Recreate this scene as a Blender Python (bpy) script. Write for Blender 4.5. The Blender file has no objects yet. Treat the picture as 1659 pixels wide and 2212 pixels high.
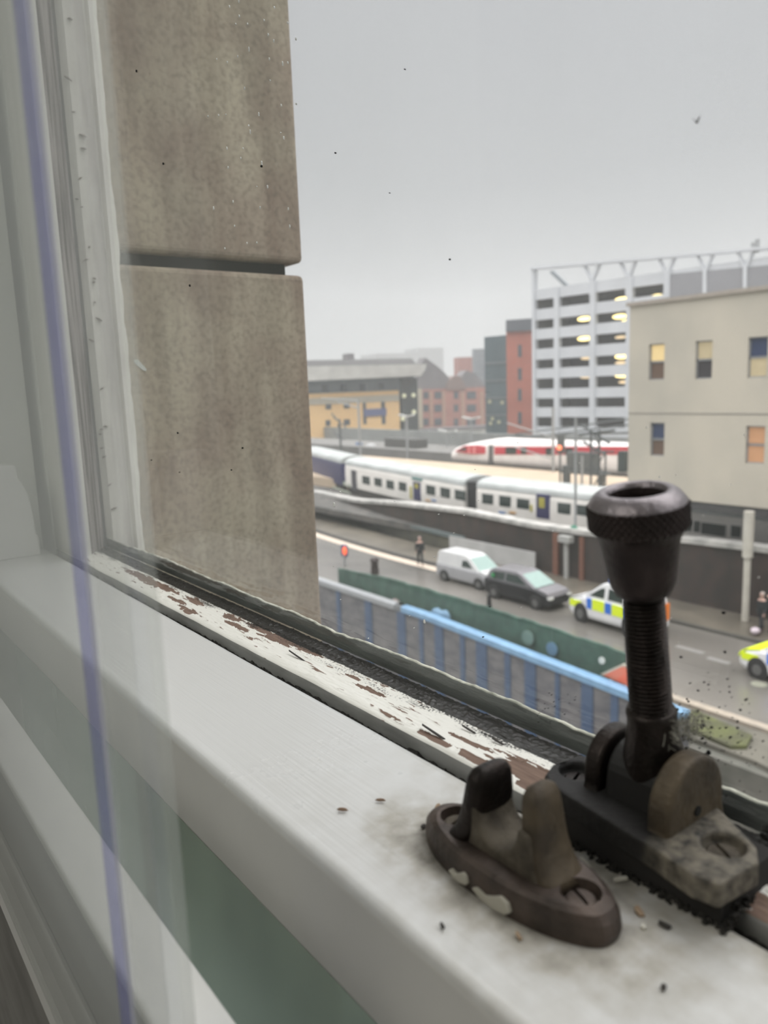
import bpy, bmesh, math, random
from mathutils import Vector, Matrix, noise
random.seed(7)
R = math.radians
scene = bpy.context.scene
C = scene.collection

# ------------------------------------------------------------------ camera
W, H, F = 1659, 2212, 1661.0
_y, _p, _r = R(37.0), R(9.3), R(-2.2)
FW = Vector((math.sin(_y)*math.cos(_p), math.cos(_y)*math.cos(_p), -math.sin(_p)))
_R0 = Vector((math.cos(_y), -math.sin(_y), 0)); _U0 = _R0.cross(FW)
RT = _R0*math.cos(_r) + _U0*math.sin(_r)
UP = -_R0*math.sin(_r) + _U0*math.cos(_r)
cd = bpy.data.cameras.new('camera'); cam = bpy.data.objects.new('camera', cd); C.objects.link(cam)
m3 = Matrix((RT, UP, -FW)).transposed()
cam.matrix_world = m3.to_4x4()
cd.sensor_fit = 'VERTICAL'; cd.sensor_height = 24.0; cd.sensor_width = 18.0; cd.lens = 24.0*F/H
cd.clip_start = 0.005; cd.clip_end = 2000
cd.dof.use_dof = True; cd.dof.focus_distance = 0.29; cd.dof.aperture_fstop = 12.0
scene.camera = cam
def ray(px, py): return FW + RT*((px-W/2)/F) - UP*((py-H/2)/F)
def AX(px, py, x): r = ray(px, py); return r*(x/r.x)
def AZ(px, py, z): r = ray(px, py); return r*(z/r.z)
def AD(px, py, d): return ray(px, py)*d

# ------------------------------------------------------------------ world, lights, exposure
scene.view_settings.view_transform = 'Standard'; scene.view_settings.look = 'None'
scene.view_settings.exposure = 0.56; scene.view_settings.gamma = 1.0
scene.view_settings.use_curve_mapping = False
scene.cycles.volume_bounces = 4; scene.cycles.transparent_max_bounces = 24
wd = bpy.data.worlds.new('overcast'); scene.world = wd; wd.use_nodes = True
nt = wd.node_tree; nt.nodes.clear()
o_ = nt.nodes.new('ShaderNodeOutputWorld'); b_ = nt.nodes.new('ShaderNodeBackground')
tc = nt.nodes.new('ShaderNodeTexCoord'); sx = nt.nodes.new('ShaderNodeSeparateXYZ'); rp = nt.nodes.new('ShaderNodeValToRGB')
nz = nt.nodes.new('ShaderNodeTexNoise'); nz.inputs['Scale'].default_value = 1.6; nz.inputs['Detail'].default_value = 2
mx = nt.nodes.new('ShaderNodeMath'); mx.operation = 'MULTIPLY_ADD'; mx.inputs[1].default_value = 0.12
nt.links.new(tc.outputs['Generated'], sx.inputs[0]); nt.links.new(tc.outputs['Generated'], nz.inputs['Vector'])
nt.links.new(nz.outputs['Fac'], mx.inputs[0]); nt.links.new(sx.outputs['Z'], mx.inputs[2])
nt.links.new(mx.outputs[0], rp.inputs[0])
rp.color_ramp.elements[0].position = 0.05; rp.color_ramp.elements[0].color = (0.43, 0.44, 0.44, 1)
rp.color_ramp.elements[1].position = 0.95; rp.color_ramp.elements[1].color = (3.1, 3.1, 3.12, 1)
e = rp.color_ramp.elements.new(0.30); e.color = (0.35, 0.36, 0.37, 1)
e = rp.color_ramp.elements.new(0.50); e.color = (0.385, 0.395, 0.41, 1)
e = rp.color_ramp.elements.new(0.64); e.color = (1.5, 1.5, 1.52, 1)
nt.links.new(rp.outputs[0], b_.inputs['Color']); b_.inputs['Strength'].default_value = 1.0
nt.links.new(b_.outputs[0], o_.inputs['Surface'])

def area(name, loc, rot, sx_, sy_, power, col):
    l = bpy.data.lights.new(name, 'AREA'); l.shape = 'RECTANGLE'; l.size = sx_; l.size_y = sy_; l.energy = power; l.color = col
    o = bpy.data.objects.new(name, l); o.location = loc; o.rotation_euler = rot; C.objects.link(o); return o
ROOM_FILL = area('room_fill', (-1.8, 0.3, 1.30), (0, 0, 0), 1.5, 1.5, 17, (1.0, 0.97, 0.9))  # unseen area light added to fill the room side

# ------------------------------------------------------------------ materials
MATS = {}
def mat(name, col, col2=None, rough=0.6, metal=0.0, scale=8.0, stretch=(1, 1, 1), bump=0.0, bscale=None, detail=5,
        lo=0.35, hi=0.65, spec=0.5, emit=None, estr=0.0, alpha=None):
    if name in MATS: return MATS[name]
    m = bpy.data.materials.new(name); m.use_nodes = True; n = m.node_tree; p = n.nodes['Principled BSDF']
    p.inputs['Roughness'].default_value = rough; p.inputs['Metallic'].default_value = metal
    p.inputs['Specular IOR Level'].default_value = spec
    col2 = col2 or tuple(min(1, c*0.86) for c in col)
    t = n.nodes.new('ShaderNodeTexCoord'); mp = n.nodes.new('ShaderNodeMapping'); mp.inputs['Scale'].default_value = stretch
    nn = n.nodes.new('ShaderNodeTexNoise'); nn.inputs['Scale'].default_value = scale; nn.inputs['Detail'].default_value = detail
    cr = n.nodes.new('ShaderNodeValToRGB'); cr.color_ramp.elements[0].position = lo; cr.color_ramp.elements[1].position = hi
    cr.color_ramp.elements[0].color = (*col2, 1); cr.color_ramp.elements[1].color = (*col, 1)
    n.links.new(t.outputs['Object'], mp.inputs[0]); n.links.new(mp.outputs[0], nn.inputs['Vector'])
    n.links.new(nn.outputs['Fac'], cr.inputs[0]); n.links.new(cr.outputs[0], p.inputs['Base Color'])
    if bump:
        bn = n.nodes.new('ShaderNodeBump'); bn.inputs['Strength'].default_value = 1.0; bn.inputs['Distance'].default_value = bump
        n2 = n.nodes.new('ShaderNodeTexNoise'); n2.inputs['Scale'].default_value = bscale or scale*3; n2.inputs['Detail'].default_value = 4
        n.links.new(mp.outputs[0], n2.inputs['Vector']); n.links.new(n2.outputs['Fac'], bn.inputs['Height'])
        n.links.new(bn.outputs[0], p.inputs['Normal'])
    if emit:
        p.inputs['Emission Color'].default_value = (*emit, 1); p.inputs['Emission Strength'].default_value = estr
    MATS[name] = m; return m

def glass_mat(name, tint=(1, 1, 1), ior=1.45, haze=0.0, hazecol=(0.6, 0.62, 0.6), rough=0.0, smear=None, translucent=0.0):
    m = bpy.data.materials.new(name); m.use_nodes = True; n = m.node_tree; n.nodes.clear()
    o = n.nodes.new('ShaderNodeOutputMaterial'); tr = n.nodes.new('ShaderNodeBsdfTransparent'); tr.inputs[0].default_value = (*tint, 1)
    g = n.nodes.new('ShaderNodeBsdfGlossy'); g.inputs['Roughness'].default_value = rough
    fr = n.nodes.new('ShaderNodeFresnel')      # same reflectance on the entry and the exit face of the pane
    ge = n.nodes.new('ShaderNodeNewGeometry'); mi = n.nodes.new('ShaderNodeMapRange')
    mi.inputs[3].default_value = ior; mi.inputs[4].default_value = 1.0/ior
    n.links.new(ge.outputs['Backfacing'], mi.inputs[0]); n.links.new(mi.outputs[0], fr.inputs['IOR'])
    mxs = n.nodes.new('ShaderNodeMixShader')
    n.links.new(fr.outputs[0], mxs.inputs[0]); n.links.new(tr.outputs[0], mxs.inputs[1]); n.links.new(g.outputs[0], mxs.inputs[2])
    last = mxs
    if haze:
        d = n.nodes.new('ShaderNodeBsdfDiffuse'); d.inputs[0].default_value = (*hazecol, 1)
        if translucent:
            tl_ = n.nodes.new('ShaderNodeBsdfTranslucent'); tl_.inputs[0].default_value = (*hazecol, 1); m3_ = n.nodes.new('ShaderNodeMixShader')
            m3_.inputs[0].default_value = translucent; n.links.new(d.outputs[0], m3_.inputs[1]); n.links.new(tl_.outputs[0], m3_.inputs[2]); d = m3_
        m2 = n.nodes.new('ShaderNodeMixShader'); m2.inputs[0].default_value = haze
        if smear:
            t = n.nodes.new('ShaderNodeTexCoord'); mp = n.nodes.new('ShaderNodeMapping'); mp.inputs['Scale'].default_value = smear
            nn = n.nodes.new('ShaderNodeTexNoise'); nn.inputs['Scale'].default_value = 1.0; nn.inputs['Detail'].default_value = 4
            ma = n.nodes.new('ShaderNodeMapRange'); ma.inputs[1].default_value = 0.3; ma.inputs[2].default_value = 0.7
            ma.inputs[3].default_value = haze*0.5; ma.inputs[4].default_value = haze*1.5
            n.links.new(t.outputs['Object'], mp.inputs[0]); n.links.new(mp.outputs[0], nn.inputs['Vector'])
            n.links.new(nn.outputs['Fac'], ma.inputs[0]); n.links.new(ma.outputs[0], m2.inputs[0])
        n.links.new(last.outputs[0], m2.inputs[1]); n.links.new(d.outputs[0], m2.inputs[2]); last = m2
    n.links.new(last.outputs[0], o.inputs['Surface']); MATS[name] = m; return m

# ------------------------------------------------------------------ mesh helpers
def finish(bm, name, m, parent=None, smooth=False, bevel=0.0, bseg=2, angle=40):
    me = bpy.data.meshes.new(name); bmesh.ops.recalc_face_normals(bm, faces=bm.faces); bm.to_mesh(me); bm.free()
    o = bpy.data.objects.new(name, me); C.objects.link(o)
    for q in (m if isinstance(m, (list, tuple)) else [m]): me.materials.append(q)
    if smooth:
        for p in me.polygons: p.use_smooth = True
    if bevel:
        b = o.modifiers.new('bevel', 'BEVEL'); b.width = bevel; b.segments = bseg; b.limit_method = 'ANGLE'; b.angle_limit = R(angle)
    if parent is not None: o.parent = parent
    return o
def add_box(bm, a, b, mi=0):
    x0, y0, z0 = a; x1, y1, z1 = b
    v = [bm.verts.new(p) for p in ((x0,y0,z0),(x1,y0,z0),(x1,y1,z0),(x0,y1,z0),(x0,y0,z1),(x1,y0,z1),(x1,y1,z1),(x0,y1,z1))]
    for f in ((0,3,2,1),(4,5,6,7),(0,1,5,4),(1,2,6,5),(2,3,7,6),(3,0,4,7)):
        q = bm.faces.new([v[i] for i in f]); q.material_index = mi
def add_prism(bm, pts, fn, t0, t1, mi=0):
    """extrude 2D outline pts from t0 to t1; fn(u,v,t)->point"""
    a = [bm.verts.new(fn(u, v, t0)) for u, v in pts]; b = [bm.verts.new(fn(u, v, t1)) for u, v in pts]
    n = len(pts)
    for i in range(n): q = bm.faces.new((a[i], a[(i+1) % n], b[(i+1) % n], b[i])); q.material_index = mi
    bm.faces.new(a).material_index = mi; bm.faces.new(b[::-1]).material_index = mi
def add_tube(bm, pts, r, seg=10, mi=0, caps=True):
    rings = []
    n = len(pts); pts = [Vector(p) for p in pts]
    for i, p in enumerate(pts):
        d = (pts[min(i+1, n-1)] - pts[max(i-1, 0)]).normalized()
        a = d.orthogonal().normalized() if i == 0 else (rings_a - d*rings_a.dot(d)).normalized()
        rings_a = a; b = d.cross(a); rr = r[i] if isinstance(r, (list, tuple)) else r
        rings.append([bm.verts.new(p + a*math.cos(2*math.pi*k/seg)*rr + b*math.sin(2*math.pi*k/seg)*rr) for k in range(seg)])
    for i in range(n-1):
        for k in range(seg):
            bm.faces.new((rings[i][k], rings[i][(k+1) % seg], rings[i+1][(k+1) % seg], rings[i+1][k])).material_index = mi
    if caps:
        bm.faces.new(rings[0][::-1]).material_index = mi; bm.faces.new(rings[-1]).material_index = mi
def add_lathe(bm, prof, seg=64, rfun=None, M=None):
    rings = []
    for i, (r, z) in enumerate(prof):
        ring = []
        for k in range(seg):
            a = 2*math.pi*k/seg; rr = r + (rfun(i, a, z) if rfun else 0)
            p = Vector((rr*math.cos(a), rr*math.sin(a), z)); ring.append(bm.verts.new(M @ p if M else p))
        rings.append(ring)
    for i in range(len(prof)-1):
        for k in range(seg):
            bm.faces.new((rings[i][k], rings[i][(k+1) % seg], rings[i+1][(k+1) % seg], rings[i+1][k]))
    bm.faces.new(rings[0]); bm.faces.new(rings[-1])
def BM(): return bmesh.new()
def box(name, a, b, m, parent=None, bevel=0.0, **k):
    bm = BM(); add_box(bm, a, b); return finish(bm, name, m, parent, bevel=bevel, **k)
def tag(o, label=None, cat=None, group=None, kind=None):
    if label: o['label'] = label
    if cat: o['category'] = cat
    if group: o['group'] = group
    if kind: o['kind'] = kind
    return o
def thing(name, label, cat, loc=(0, 0, 0), rotz=0.0, group=None, kind=None):
    o = bpy.data.objects.new(name, None); C.objects.link(o); o.location = loc; o.rotation_euler = (0, 0, rotz)
    o.empty_display_size = 0.1
    return tag(o, label, cat, group, kind)
def struct(o, label=None, cat='structure'): 
    o['kind'] = 'structure'
    if label: o['label'] = label; o['category'] = cat
    return o
def cut(o, cutters):
    for c in cutters:
        b = o.modifiers.new('cut', 'BOOLEAN'); b.object = c; b.operation = 'DIFFERENCE'; b.solver = 'EXACT'
    bpy.context.view_layer.update()
    me = bpy.data.meshes.new_from_object(o.evaluated_get(bpy.context.evaluated_depsgraph_get()))
    o.modifiers.clear(); o.data = me
    for c in cutters: bpy.data.objects.remove(c, do_unlink=True)
def cyl_obj(p0, p1, r, seg=32):
    bm = BM(); add_tube(bm, [p0, p1], r, seg); return finish(bm, 'cutter', WHITE)
def fbm(x, y, z, oct=4):
    return noise.fractal(Vector((x, y, z)), 1.0, 2.0, oct)

WHITE = mat('white_gloss_paint', (0.74, 0.74, 0.71), (0.68, 0.685, 0.66), rough=0.32, scale=30, stretch=(1, 0.12, 1), bump=0.00025, bscale=420)
WALLP = mat('room_wall_paint', (0.42, 0.41, 0.38), rough=0.8, scale=3)
CEILP = mat('ceiling_paint', (0.5, 0.5, 0.48), rough=0.9, scale=3)
CARPET = mat('grey_carpet', (0.22, 0.22, 0.22), rough=0.95, scale=60)

# ================================================================== ROOM SHELL
struct(box('floor', (-3.2, -2.2, -1.85), (-0.30, 2.2, -1.75), CARPET))
struct(box('ceiling', (-3.2, -2.2, 1.40), (-0.30, 2.2, 1.5), CEILP))
struct(box('wall_back', (-3.3, -2.2, -1.85), (-3.2, 2.2, 1.5), WALLP))
struct(box('wall_left', (-3.3, 2.2, -1.85), (-0.30, 2.3, 1.5), WALLP))
struct(box('wall_right', (-3.3, -2.3, -1.85), (-0.30, -2.2, 1.5), WALLP))
bm = BM()
Z0, Z1, Y0, Y1 = -1.0, 0.92, -0.62, 0.62
add_box(bm, (-0.30, -2.2, -1.85), (0.17, Y0, 1.5)); add_box(bm, (-0.30, Y1, -1.85), (0.17, 2.2, 1.5))
add_box(bm, (-0.30, Y0, -1.85), (0.17, Y1, Z0)); add_box(bm, (-0.30, Y0, Z1), (0.17, Y1, 1.5))
struct(finish(bm, 'wall_front', mat('whitened_unseen_reveal', (0.82, 0.83, 0.81), rough=0.7, scale=3)))  # unseen reveal deepened and whitened to brighten the pane's reflection

# ================================================================== WINDOW: lower (inner) sash with white meeting rail
CREAM = mat('cream_white_paint', (0.72, 0.70, 0.64), (0.62, 0.60, 0.54), rough=0.5, scale=40, stretch=(1, 1, 0.15), bump=0.0004, bscale=260)
# white rail top with brush strokes, dirt spreading round the keep
def sill_mat():
    m = bpy.data.materials.new('white_rail_paint'); m.use_nodes = True; n = m.node_tree; p = n.nodes['Principled BSDF']
    L = n.links.new
    t = n.nodes.new('ShaderNodeTexCoord')
    mp = n.nodes.new('ShaderNodeMapping'); mp.inputs['Rotation'].default_value = (0, 0, R(8)); mp.inputs['Scale'].default_value = (1, 0.02, 0.02)
    L(t.outputs['Object'], mp.inputs[0])
    st = n.nodes.new('ShaderNodeTexNoise'); st.inputs['Scale'].default_value = 850; st.inputs['Detail'].default_value = 3; L(mp.outputs[0], st.inputs['Vector'])
    at = n.nodes.new('ShaderNodeAttribute'); at.attribute_name = 'grime'
    cr = n.nodes.new('ShaderNodeValToRGB'); cr.color_ramp.elements[0].position = 0.0; cr.color_ramp.elements[1].position = 1.0
    cr.color_ramp.elements[0].color = (0.66, 0.665, 0.655, 1); cr.color_ramp.elements[1].color = (0.09, 0.08, 0.065, 1)
    e = cr.color_ramp.elements.new(0.4); e.color = (0.42, 0.40, 0.35, 1)
    n1 = n.nodes.new('ShaderNodeTexNoise'); n1.inputs['Scale'].default_value = 160; n1.inputs['Detail'].default_value = 6; L(t.outputs['Object'], n1.inputs['Vector'])
    a1 = n.nodes.new('ShaderNodeMath'); a1.operation = 'MULTIPLY_ADD'; a1.inputs[1].default_value = 2.6; a1.inputs[2].default_value = -0.45; L(n1.outputs['Fac'], a1.inputs[0])
    a2 = n.nodes.new('ShaderNodeMath'); a2.operation = 'MULTIPLY'; L(a1.outputs[0], a2.inputs[0]); L(at.outputs['Fac'], a2.inputs[1])
    L(a2.outputs[0], cr.inputs[0]); L(cr.outputs[0], p.inputs['Base Color'])
    rr = n.nodes.new('ShaderNodeMapRange'); rr.inputs[3].default_value = 0.26; rr.inputs[4].default_value = 0.8; L(a2.outputs[0], rr.inputs[0]); L(rr.outputs[0], p.inputs['Roughness'])
    bn = n.nodes.new('ShaderNodeBump'); bn.inputs['Distance'].default_value = 0.00015; L(st.outputs['Fac'], bn.inputs['Height']); L(bn.outputs[0], p.inputs['Normal'])
    return m
SILL = sill_mat()
XF, XB, ZR, YE = 0.0785, 0.1240, -0.100, 0.552
win1 = thing('window_1', 'lower white painted sash whose broad meeting rail crosses the foreground', 'window', (0.1, 0.5, -0.1), kind='structure')
def rel(o, parent):   # parent built-in-place mesh to an empty elsewhere
    o.parent = parent; o.matrix_parent_inverse = Matrix.Translation(-Vector(parent.location)) if parent.rotation_euler.z == 0 else \
        (Matrix.Translation(Vector(parent.location)) @ Matrix.Rotation(parent.rotation_euler.z, 4, 'Z')).inverted()
    return o
# profile of rail in (x,z): rounded lumpy front nose
bm = BM()
prof = [(0.0800, -0.1275), (0.0779, -0.1274), (0.0778, -0.1268), (0.0778, -0.1150), (0.0778, -0.1036), (0.0777, -0.1030), (0.0777, -0.1020), (0.0779, -0.1010), (0.0785, -0.1001), (0.0795, -0.0997), (0.0808, -0.0998), (0.0824, -0.1000)]
nx = 22
prof += [(0.083 + (XB-0.0836)*i/nx, ZR) for i in range(1, nx+1)]
prof += [(XB, ZR-0.0006), (XB, -0.1275)]
ys = [-0.45 + (YE+0.45)*j/520 for j in range(521)]
rows = []
gl = bm.verts.layers.float.new('grime')
for y in ys:
    row = []
    for k, (x, z) in enumerate(prof):
        w = fbm(y*12, 0.3, 0, 2)*0.00035 + fbm(y*60, 3.3, 0, 2)*0.00005
        dx = -w if k < 11 else 0
        dz = (w*0.6 if 4 <= k < 11 else 0) + (fbm(x*60, y*18, 2.0, 3)*0.00018 if k >= 9 else 0)
        v = bm.verts.new((x+dx, y, z+dz))
        d = math.hypot((x-0.104)/0.0135, (y-0.100)/0.030)
        d2 = math.hypot((x-0.098)/0.012, (y-0.122)/0.020)
        g = min(0.55, max(0, 1.5 - d)*0.62) + max(0, 1 - d2)*0.30
        g += max(0, 1 - (XB-x)/0.010)*max(0, min(1, (0.16-y)/0.05))*0.35
        g += max(0, min(1, (0.20-y)/0.14))*0.16
        v[gl] = g if z > -0.103 else 0
        row.append(v)
    rows.append(row)
for a, b in zip(rows, rows[1:]):
    for k in range(len(prof)-1): bm.faces.new((a[k], a[k+1], b[k+1], b[k]))
bm.faces.new(rows[0]); bm.faces.new(rows[-1][::-1])
rail = finish(bm, 'meeting_rail', [SILL, mat('white_face_paint', (0.66, 0.65, 0.62), (0.62, 0.61, 0.58), rough=0.45, scale=30)], smooth=True); rel(rail, win1)
for p in rail.data.polygons:
    if p.center.x < 0.0790 and p.center.z < -0.1022: p.material_index = 1
LOWG = glass_mat('obscured_glass', tint=(0.80, 0.90, 0.84), haze=0.62, hazecol=(0.50, 0.56, 0.52), rough=0.12, smear=(3, 3, 3), translucent=0.7)
rel(box('glass_pane', (0.0925, -0.45, -0.95), (0.0965, 0.52, -0.1262), LOWG), win1)
bm = BM(); add_prism(bm, [(0.0785, -0.1260), (0.0925, -0.1262), (0.0925, -0.1335)], lambda u, v, t: (u, t, v), -0.45, 0.52)
rel(finish(bm, 'glazing_moulding', WHITE), win1)
rel(box('bottom_rail', (0.079, -0.45, -1.0), (0.123, 0.552, -0.94), WHITE), win1)
rel(box('sash_stile', (0.079, 0.515, -0.95), (0.123, 0.552, -0.1275), WHITE), win1)
rel(box('near_sash_stile', (0.079, -0.5, -1.0), (0.123, -0.45, -0.1), WHITE), win1)

# ================================================================== WINDOW: upper (outer) sash, peeling rail, glass, putty
def peel_mat(name, vertical=False):
    m = bpy.data.materials.new(name); m.use_nodes = True; n = m.node_tree; p = n.nodes['Principled BSDF']; L = n.links.new
    t = n.nodes.new('ShaderNodeTexCoord'); mp = n.nodes.new('ShaderNodeMapping')
    mp.inputs['Scale'].default_value = (1, 1, 0.12) if vertical else (1, 0.14, 1); L(t.outputs['Object'], mp.inputs[0])
    aw = n.nodes.new('ShaderNodeAttribute'); aw.attribute_name = 'wear'; ag = n.nodes.new('ShaderNodeAttribute'); ag.attribute_name = 'grime'
    fine = n.nodes.new('ShaderNodeTexNoise'); fine.inputs['Scale'].default_value = 900; fine.inputs['Detail'].default_value = 4; L(mp.outputs[0], fine.inputs['Vector'])
    dots = n.nodes.new('ShaderNodeTexNoise'); dots.inputs['Scale'].default_value = 1300; dots.inputs['Detail'].default_value = 3; L(t.outputs['Object'], dots.inputs['Vector'])
    # wear mask
    a = n.nodes.new('ShaderNodeMath'); a.operation = 'MULTIPLY_ADD'; a.inputs[1].default_value = 0.5; L(fine.outputs['Fac'], a.inputs[0]); L(aw.outputs['Fac'], a.inputs[2])
    s = n.nodes.new('ShaderNodeValToRGB'); s.color_ramp.elements[0].position = 0.68; s.color_ramp.elements[1].position = 0.73; L(a.outputs[0], s.inputs[0])
    g = n.nodes.new('ShaderNodeMath'); g.operation = 'MULTIPLY_ADD'; g.inputs[1].default_value = 0.9; L(dots.outputs['Fac'], g.inputs[0]); L(ag.outputs['Fac'], g.inputs[2])
    gs = n.nodes.new('ShaderNodeValToRGB'); gs.color_ramp.elements[0].position = 0.70; gs.color_ramp.elements[1].position = 0.92; L(g.outputs[0], gs.inputs[0])
    wood = n.nodes.new('ShaderNodeValToRGB'); wood.color_ramp.elements[0].color = (0.10, 0.062, 0.045, 1); wood.color_ramp.elements[1].color = (0.28, 0.19, 0.145, 1); L(fine.outputs['Fac'], wood.inputs[0])
    m1 = n.nodes.new('ShaderNodeMix'); m1.data_type = 'RGBA'; m1.inputs[6].default_value = (0.86, 0.85, 0.79, 1); L(wood.outputs[0], m1.inputs[7]); L(s.outputs[0], m1.inputs[0])
    m2 = n.nodes.new('ShaderNodeMix'); m2.data_type = 'RGBA'; m2.inputs[7].default_value = (0.018, 0.017, 0.014, 1); L(m1.outputs[2], m2.inputs[6]); L(gs.outputs[0], m2.inputs[0])
    L(m2.outputs[2], p.inputs['Base Color'])
    rr = n.nodes.new('ShaderNodeMapRange'); rr.inputs[3].default_value = 0.42; rr.inputs[4].default_value = 0.85; L(s.outputs[0], rr.inputs[0]); L(rr.outputs[0], p.inputs['Roughness'])
    bn = n.nodes.new('ShaderNodeBump'); bn.inputs['Distance'].default_value = 0.0003; L(fine.outputs['Fac'], bn.inputs['Height']); L(bn.outputs[0], p.inputs['Normal'])
    return m
PEEL = peel_mat('peeling_white_paint')
GX = 0.155
win2 = thing('window_2', 'upper sash with flaking paint on its rail and clear glass onto the street', 'window', (0.14, 0.5, -0.1), kind='structure')
# bare-wood patches: (y, x, half-length, half-width) from the worn areas along the rail
patches = []
for (px, py, hl, hw) in [(300, 1243, 0.016, 0.0018), (322, 1255, 0.018, 0.0022), (352, 1268, 0.016, 0.0014), (422, 1299, 0.0085, 0.0014), (385, 1298, 0.008, 0.0010),
                         (408, 1318, 0.009, 0.0009), (500, 1333, 0.007, 0.0016), (512, 1352, 0.009, 0.0011), (560, 1358, 0.009, 0.0014), (600, 1378, 0.013, 0.0022),
                         (640, 1392, 0.012, 0.0016), (672, 1408, 0.008, 0.0012), (765, 1463, 0.004, 0.0006), (800, 1490, 0.006, 0.0008), (1010, 1600, 0.007, 0.0007),
                         (945, 1597, 0.007, 0.0008), (1030, 1640, 0.006, 0.0010), (1120, 1655, 0.008, 0.0022), (1160, 1680, 0.006, 0.003), (1230, 1700, 0.006, 0.003)]:
    q = AZ(px, py, ZR); patches.append((q.y, q.x, hl*(1.25 if q.y > 0.3 else 1.0), hw*1.35))
bm = BM(); wl = bm.verts.layers.float.new('wear'); gl = bm.verts.layers.float.new('grime')
prof = [(0.1312, -0.135), (0.1305, -0.1060), (0.1305, -0.1030), (0.1306, -0.1018), (0.1311, -0.1008), (0.1320, -0.1002), (0.1344, -0.1000)]
n2 = 46
prof += [(0.1344 + (0.156-0.1344)*i/n2, ZR) for i in range(1, n2+1)]
ny = 1500
rows = []
for j in range(ny+1):
    y = -0.10 + (0.545+0.10)*j/ny
    row = []
    for k, (x, z) in enumerate(prof):
        wear = 0.25 + fbm(x*520, y*42, 1.0, 5)*0.13 + fbm(x*1700, y*95, 8.0, 4)*0.17
        flake = fbm(x*700, y*110, 4.0, 4)
        if x > 0.1335: wear += 0.10*max(0, flake) + 0.07
        for (cy, cx, hl, hw) in patches:
            u = (y-cy)/hl; v = (x-cx)/hw
            if abs(u) < 1.6 and abs(v) < 2.2:
                d = math.hypot(u, v) + fbm(x*700, y*150, 7.0, 4)*0.75
                wear += max(0, 1.25-d)*0.9
        nearw = max(0, min(1, (0.085-y)/0.02))
        wear += nearw*(0.20+0.35*fbm(x*300, y*60, 3, 4))
        dist = (0.1478 + 0.0012*fbm(y*60, 0, 9, 4)) - x
        gr = 0.34 - dist/0.006*0.26 + fbm(x*420, y*70, 11, 4)*0.20
        gr = max(gr, 0)
        if x > 0.1476: gr = 1.0
        gr *= 1.0 if y < 0.5 else 1.0
        if z < -0.1012: gr = 0.1
        if nearw > 0: gr += nearw*0.08*(1+fbm(x*260, y*200, 5, 4))
        wear = min(1.2, wear)
        dz = 0
        if k >= 5:
            if wear > 0.50: dz -= 0.00022
            elif wear > 0.40: dz += 0.00016
            dz += fbm(x*300, y*60, 0, 4)*0.00022 + fbm(x*1500, y*120, 3, 3)*0.00014
            if x > 0.147: dz += (abs(fbm(x*400, y*420, 5, 3))*0.0006)*min(1, (x-0.147)/0.003)
        v = bm.verts.new((x + (fbm(y*30, z*50, 0, 3)*0.0004 if k < 5 else 0), y, z+dz)); v[wl] = wear; v[gl] = gr
        row.append(v)
    rows.append(row)
for a, b in zip(rows, rows[1:]):
    for k in range(len(prof)-1): bm.faces.new((a[k], a[k+1], b[k+1], b[k]))
o = rel(finish(bm, 'peeling_rail', [PEEL, mat('shaded_front_paint', (0.27, 0.27, 0.255), (0.15, 0.15, 0.14), rough=0.8, scale=160, stretch=(1, .2, 1))], smooth=True), win2)  # second material paints the front face's shade as a darker grey
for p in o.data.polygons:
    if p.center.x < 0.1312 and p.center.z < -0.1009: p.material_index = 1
rel(box('rail_core', (0.1316, -0.5, -0.134), (0.156, 0.55, -0.1030), mat('old_timber', (0.12, 0.09, 0.07), rough=0.9, scale=60)), win2)
# dark crevice dirt between the two rails
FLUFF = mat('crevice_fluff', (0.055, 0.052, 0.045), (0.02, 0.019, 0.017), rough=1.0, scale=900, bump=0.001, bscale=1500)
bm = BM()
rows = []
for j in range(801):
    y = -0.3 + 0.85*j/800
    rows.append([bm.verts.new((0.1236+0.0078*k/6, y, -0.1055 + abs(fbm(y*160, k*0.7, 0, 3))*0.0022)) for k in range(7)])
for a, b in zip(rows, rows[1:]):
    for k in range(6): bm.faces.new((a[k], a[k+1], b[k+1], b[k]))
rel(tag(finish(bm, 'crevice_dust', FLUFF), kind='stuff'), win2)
# clear glass
CLEAR = glass_mat('clear_window_glass', tint=(0.988, 0.988, 0.985), haze=0.035, hazecol=(0.75, 0.77, 0.76), smear=(14, 14, 9))
rel(box('glass_pane', (GX, -0.5, -0.1005), (GX+0.003, 0.524, 0.85), CLEAR), win2)
# old putty outside the glass along the rail, with a crumbling top edge
PUTTY = mat('grimy_putty', (0.16, 0.18, 0.165), (0.028, 0.034, 0.031), rough=0.75, scale=55, stretch=(1, 0.35, 1.6), bump=0.0008, bscale=300, lo=0.3, hi=0.72)
PUTTYE = mat('lit_putty_lip', (0.52, 0.52, 0.44), (0.26, 0.27, 0.22), rough=0.9, scale=200, bump=0.0006, bscale=500)  # paler lip colour paints the light caught on the putty's top edge
bm = BM(); ny = 1000; rows = []
for j in range(ny+1):
    y = -0.12 + (0.524+0.12)*j/ny
    zt = -0.0937 + fbm(y*22, 1.7, 0, 3)*0.0011 + fbm(y*150, 2.7, 0, 3)*0.0005
    if y > 0.36: zt += 0.0014*max(0, math.sin((y-0.36)*26))*0.6
    if y < 0.07: zt -= 0.0006
    x0 = GX+0.0031
    w = abs(fbm(y*130, 0.2, 3, 3))*0.0004
    rows.append([bm.verts.new(p) for p in ((x0, y, -0.1005), (x0, y, zt-0.0012), (x0, y, zt-0.0003), (x0+0.0004, y, zt+w), (x0+0.0014, y, zt-0.0002), (x0+0.0035, y, zt-0.0024), (x0+0.011, y, -0.1005))])
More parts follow.
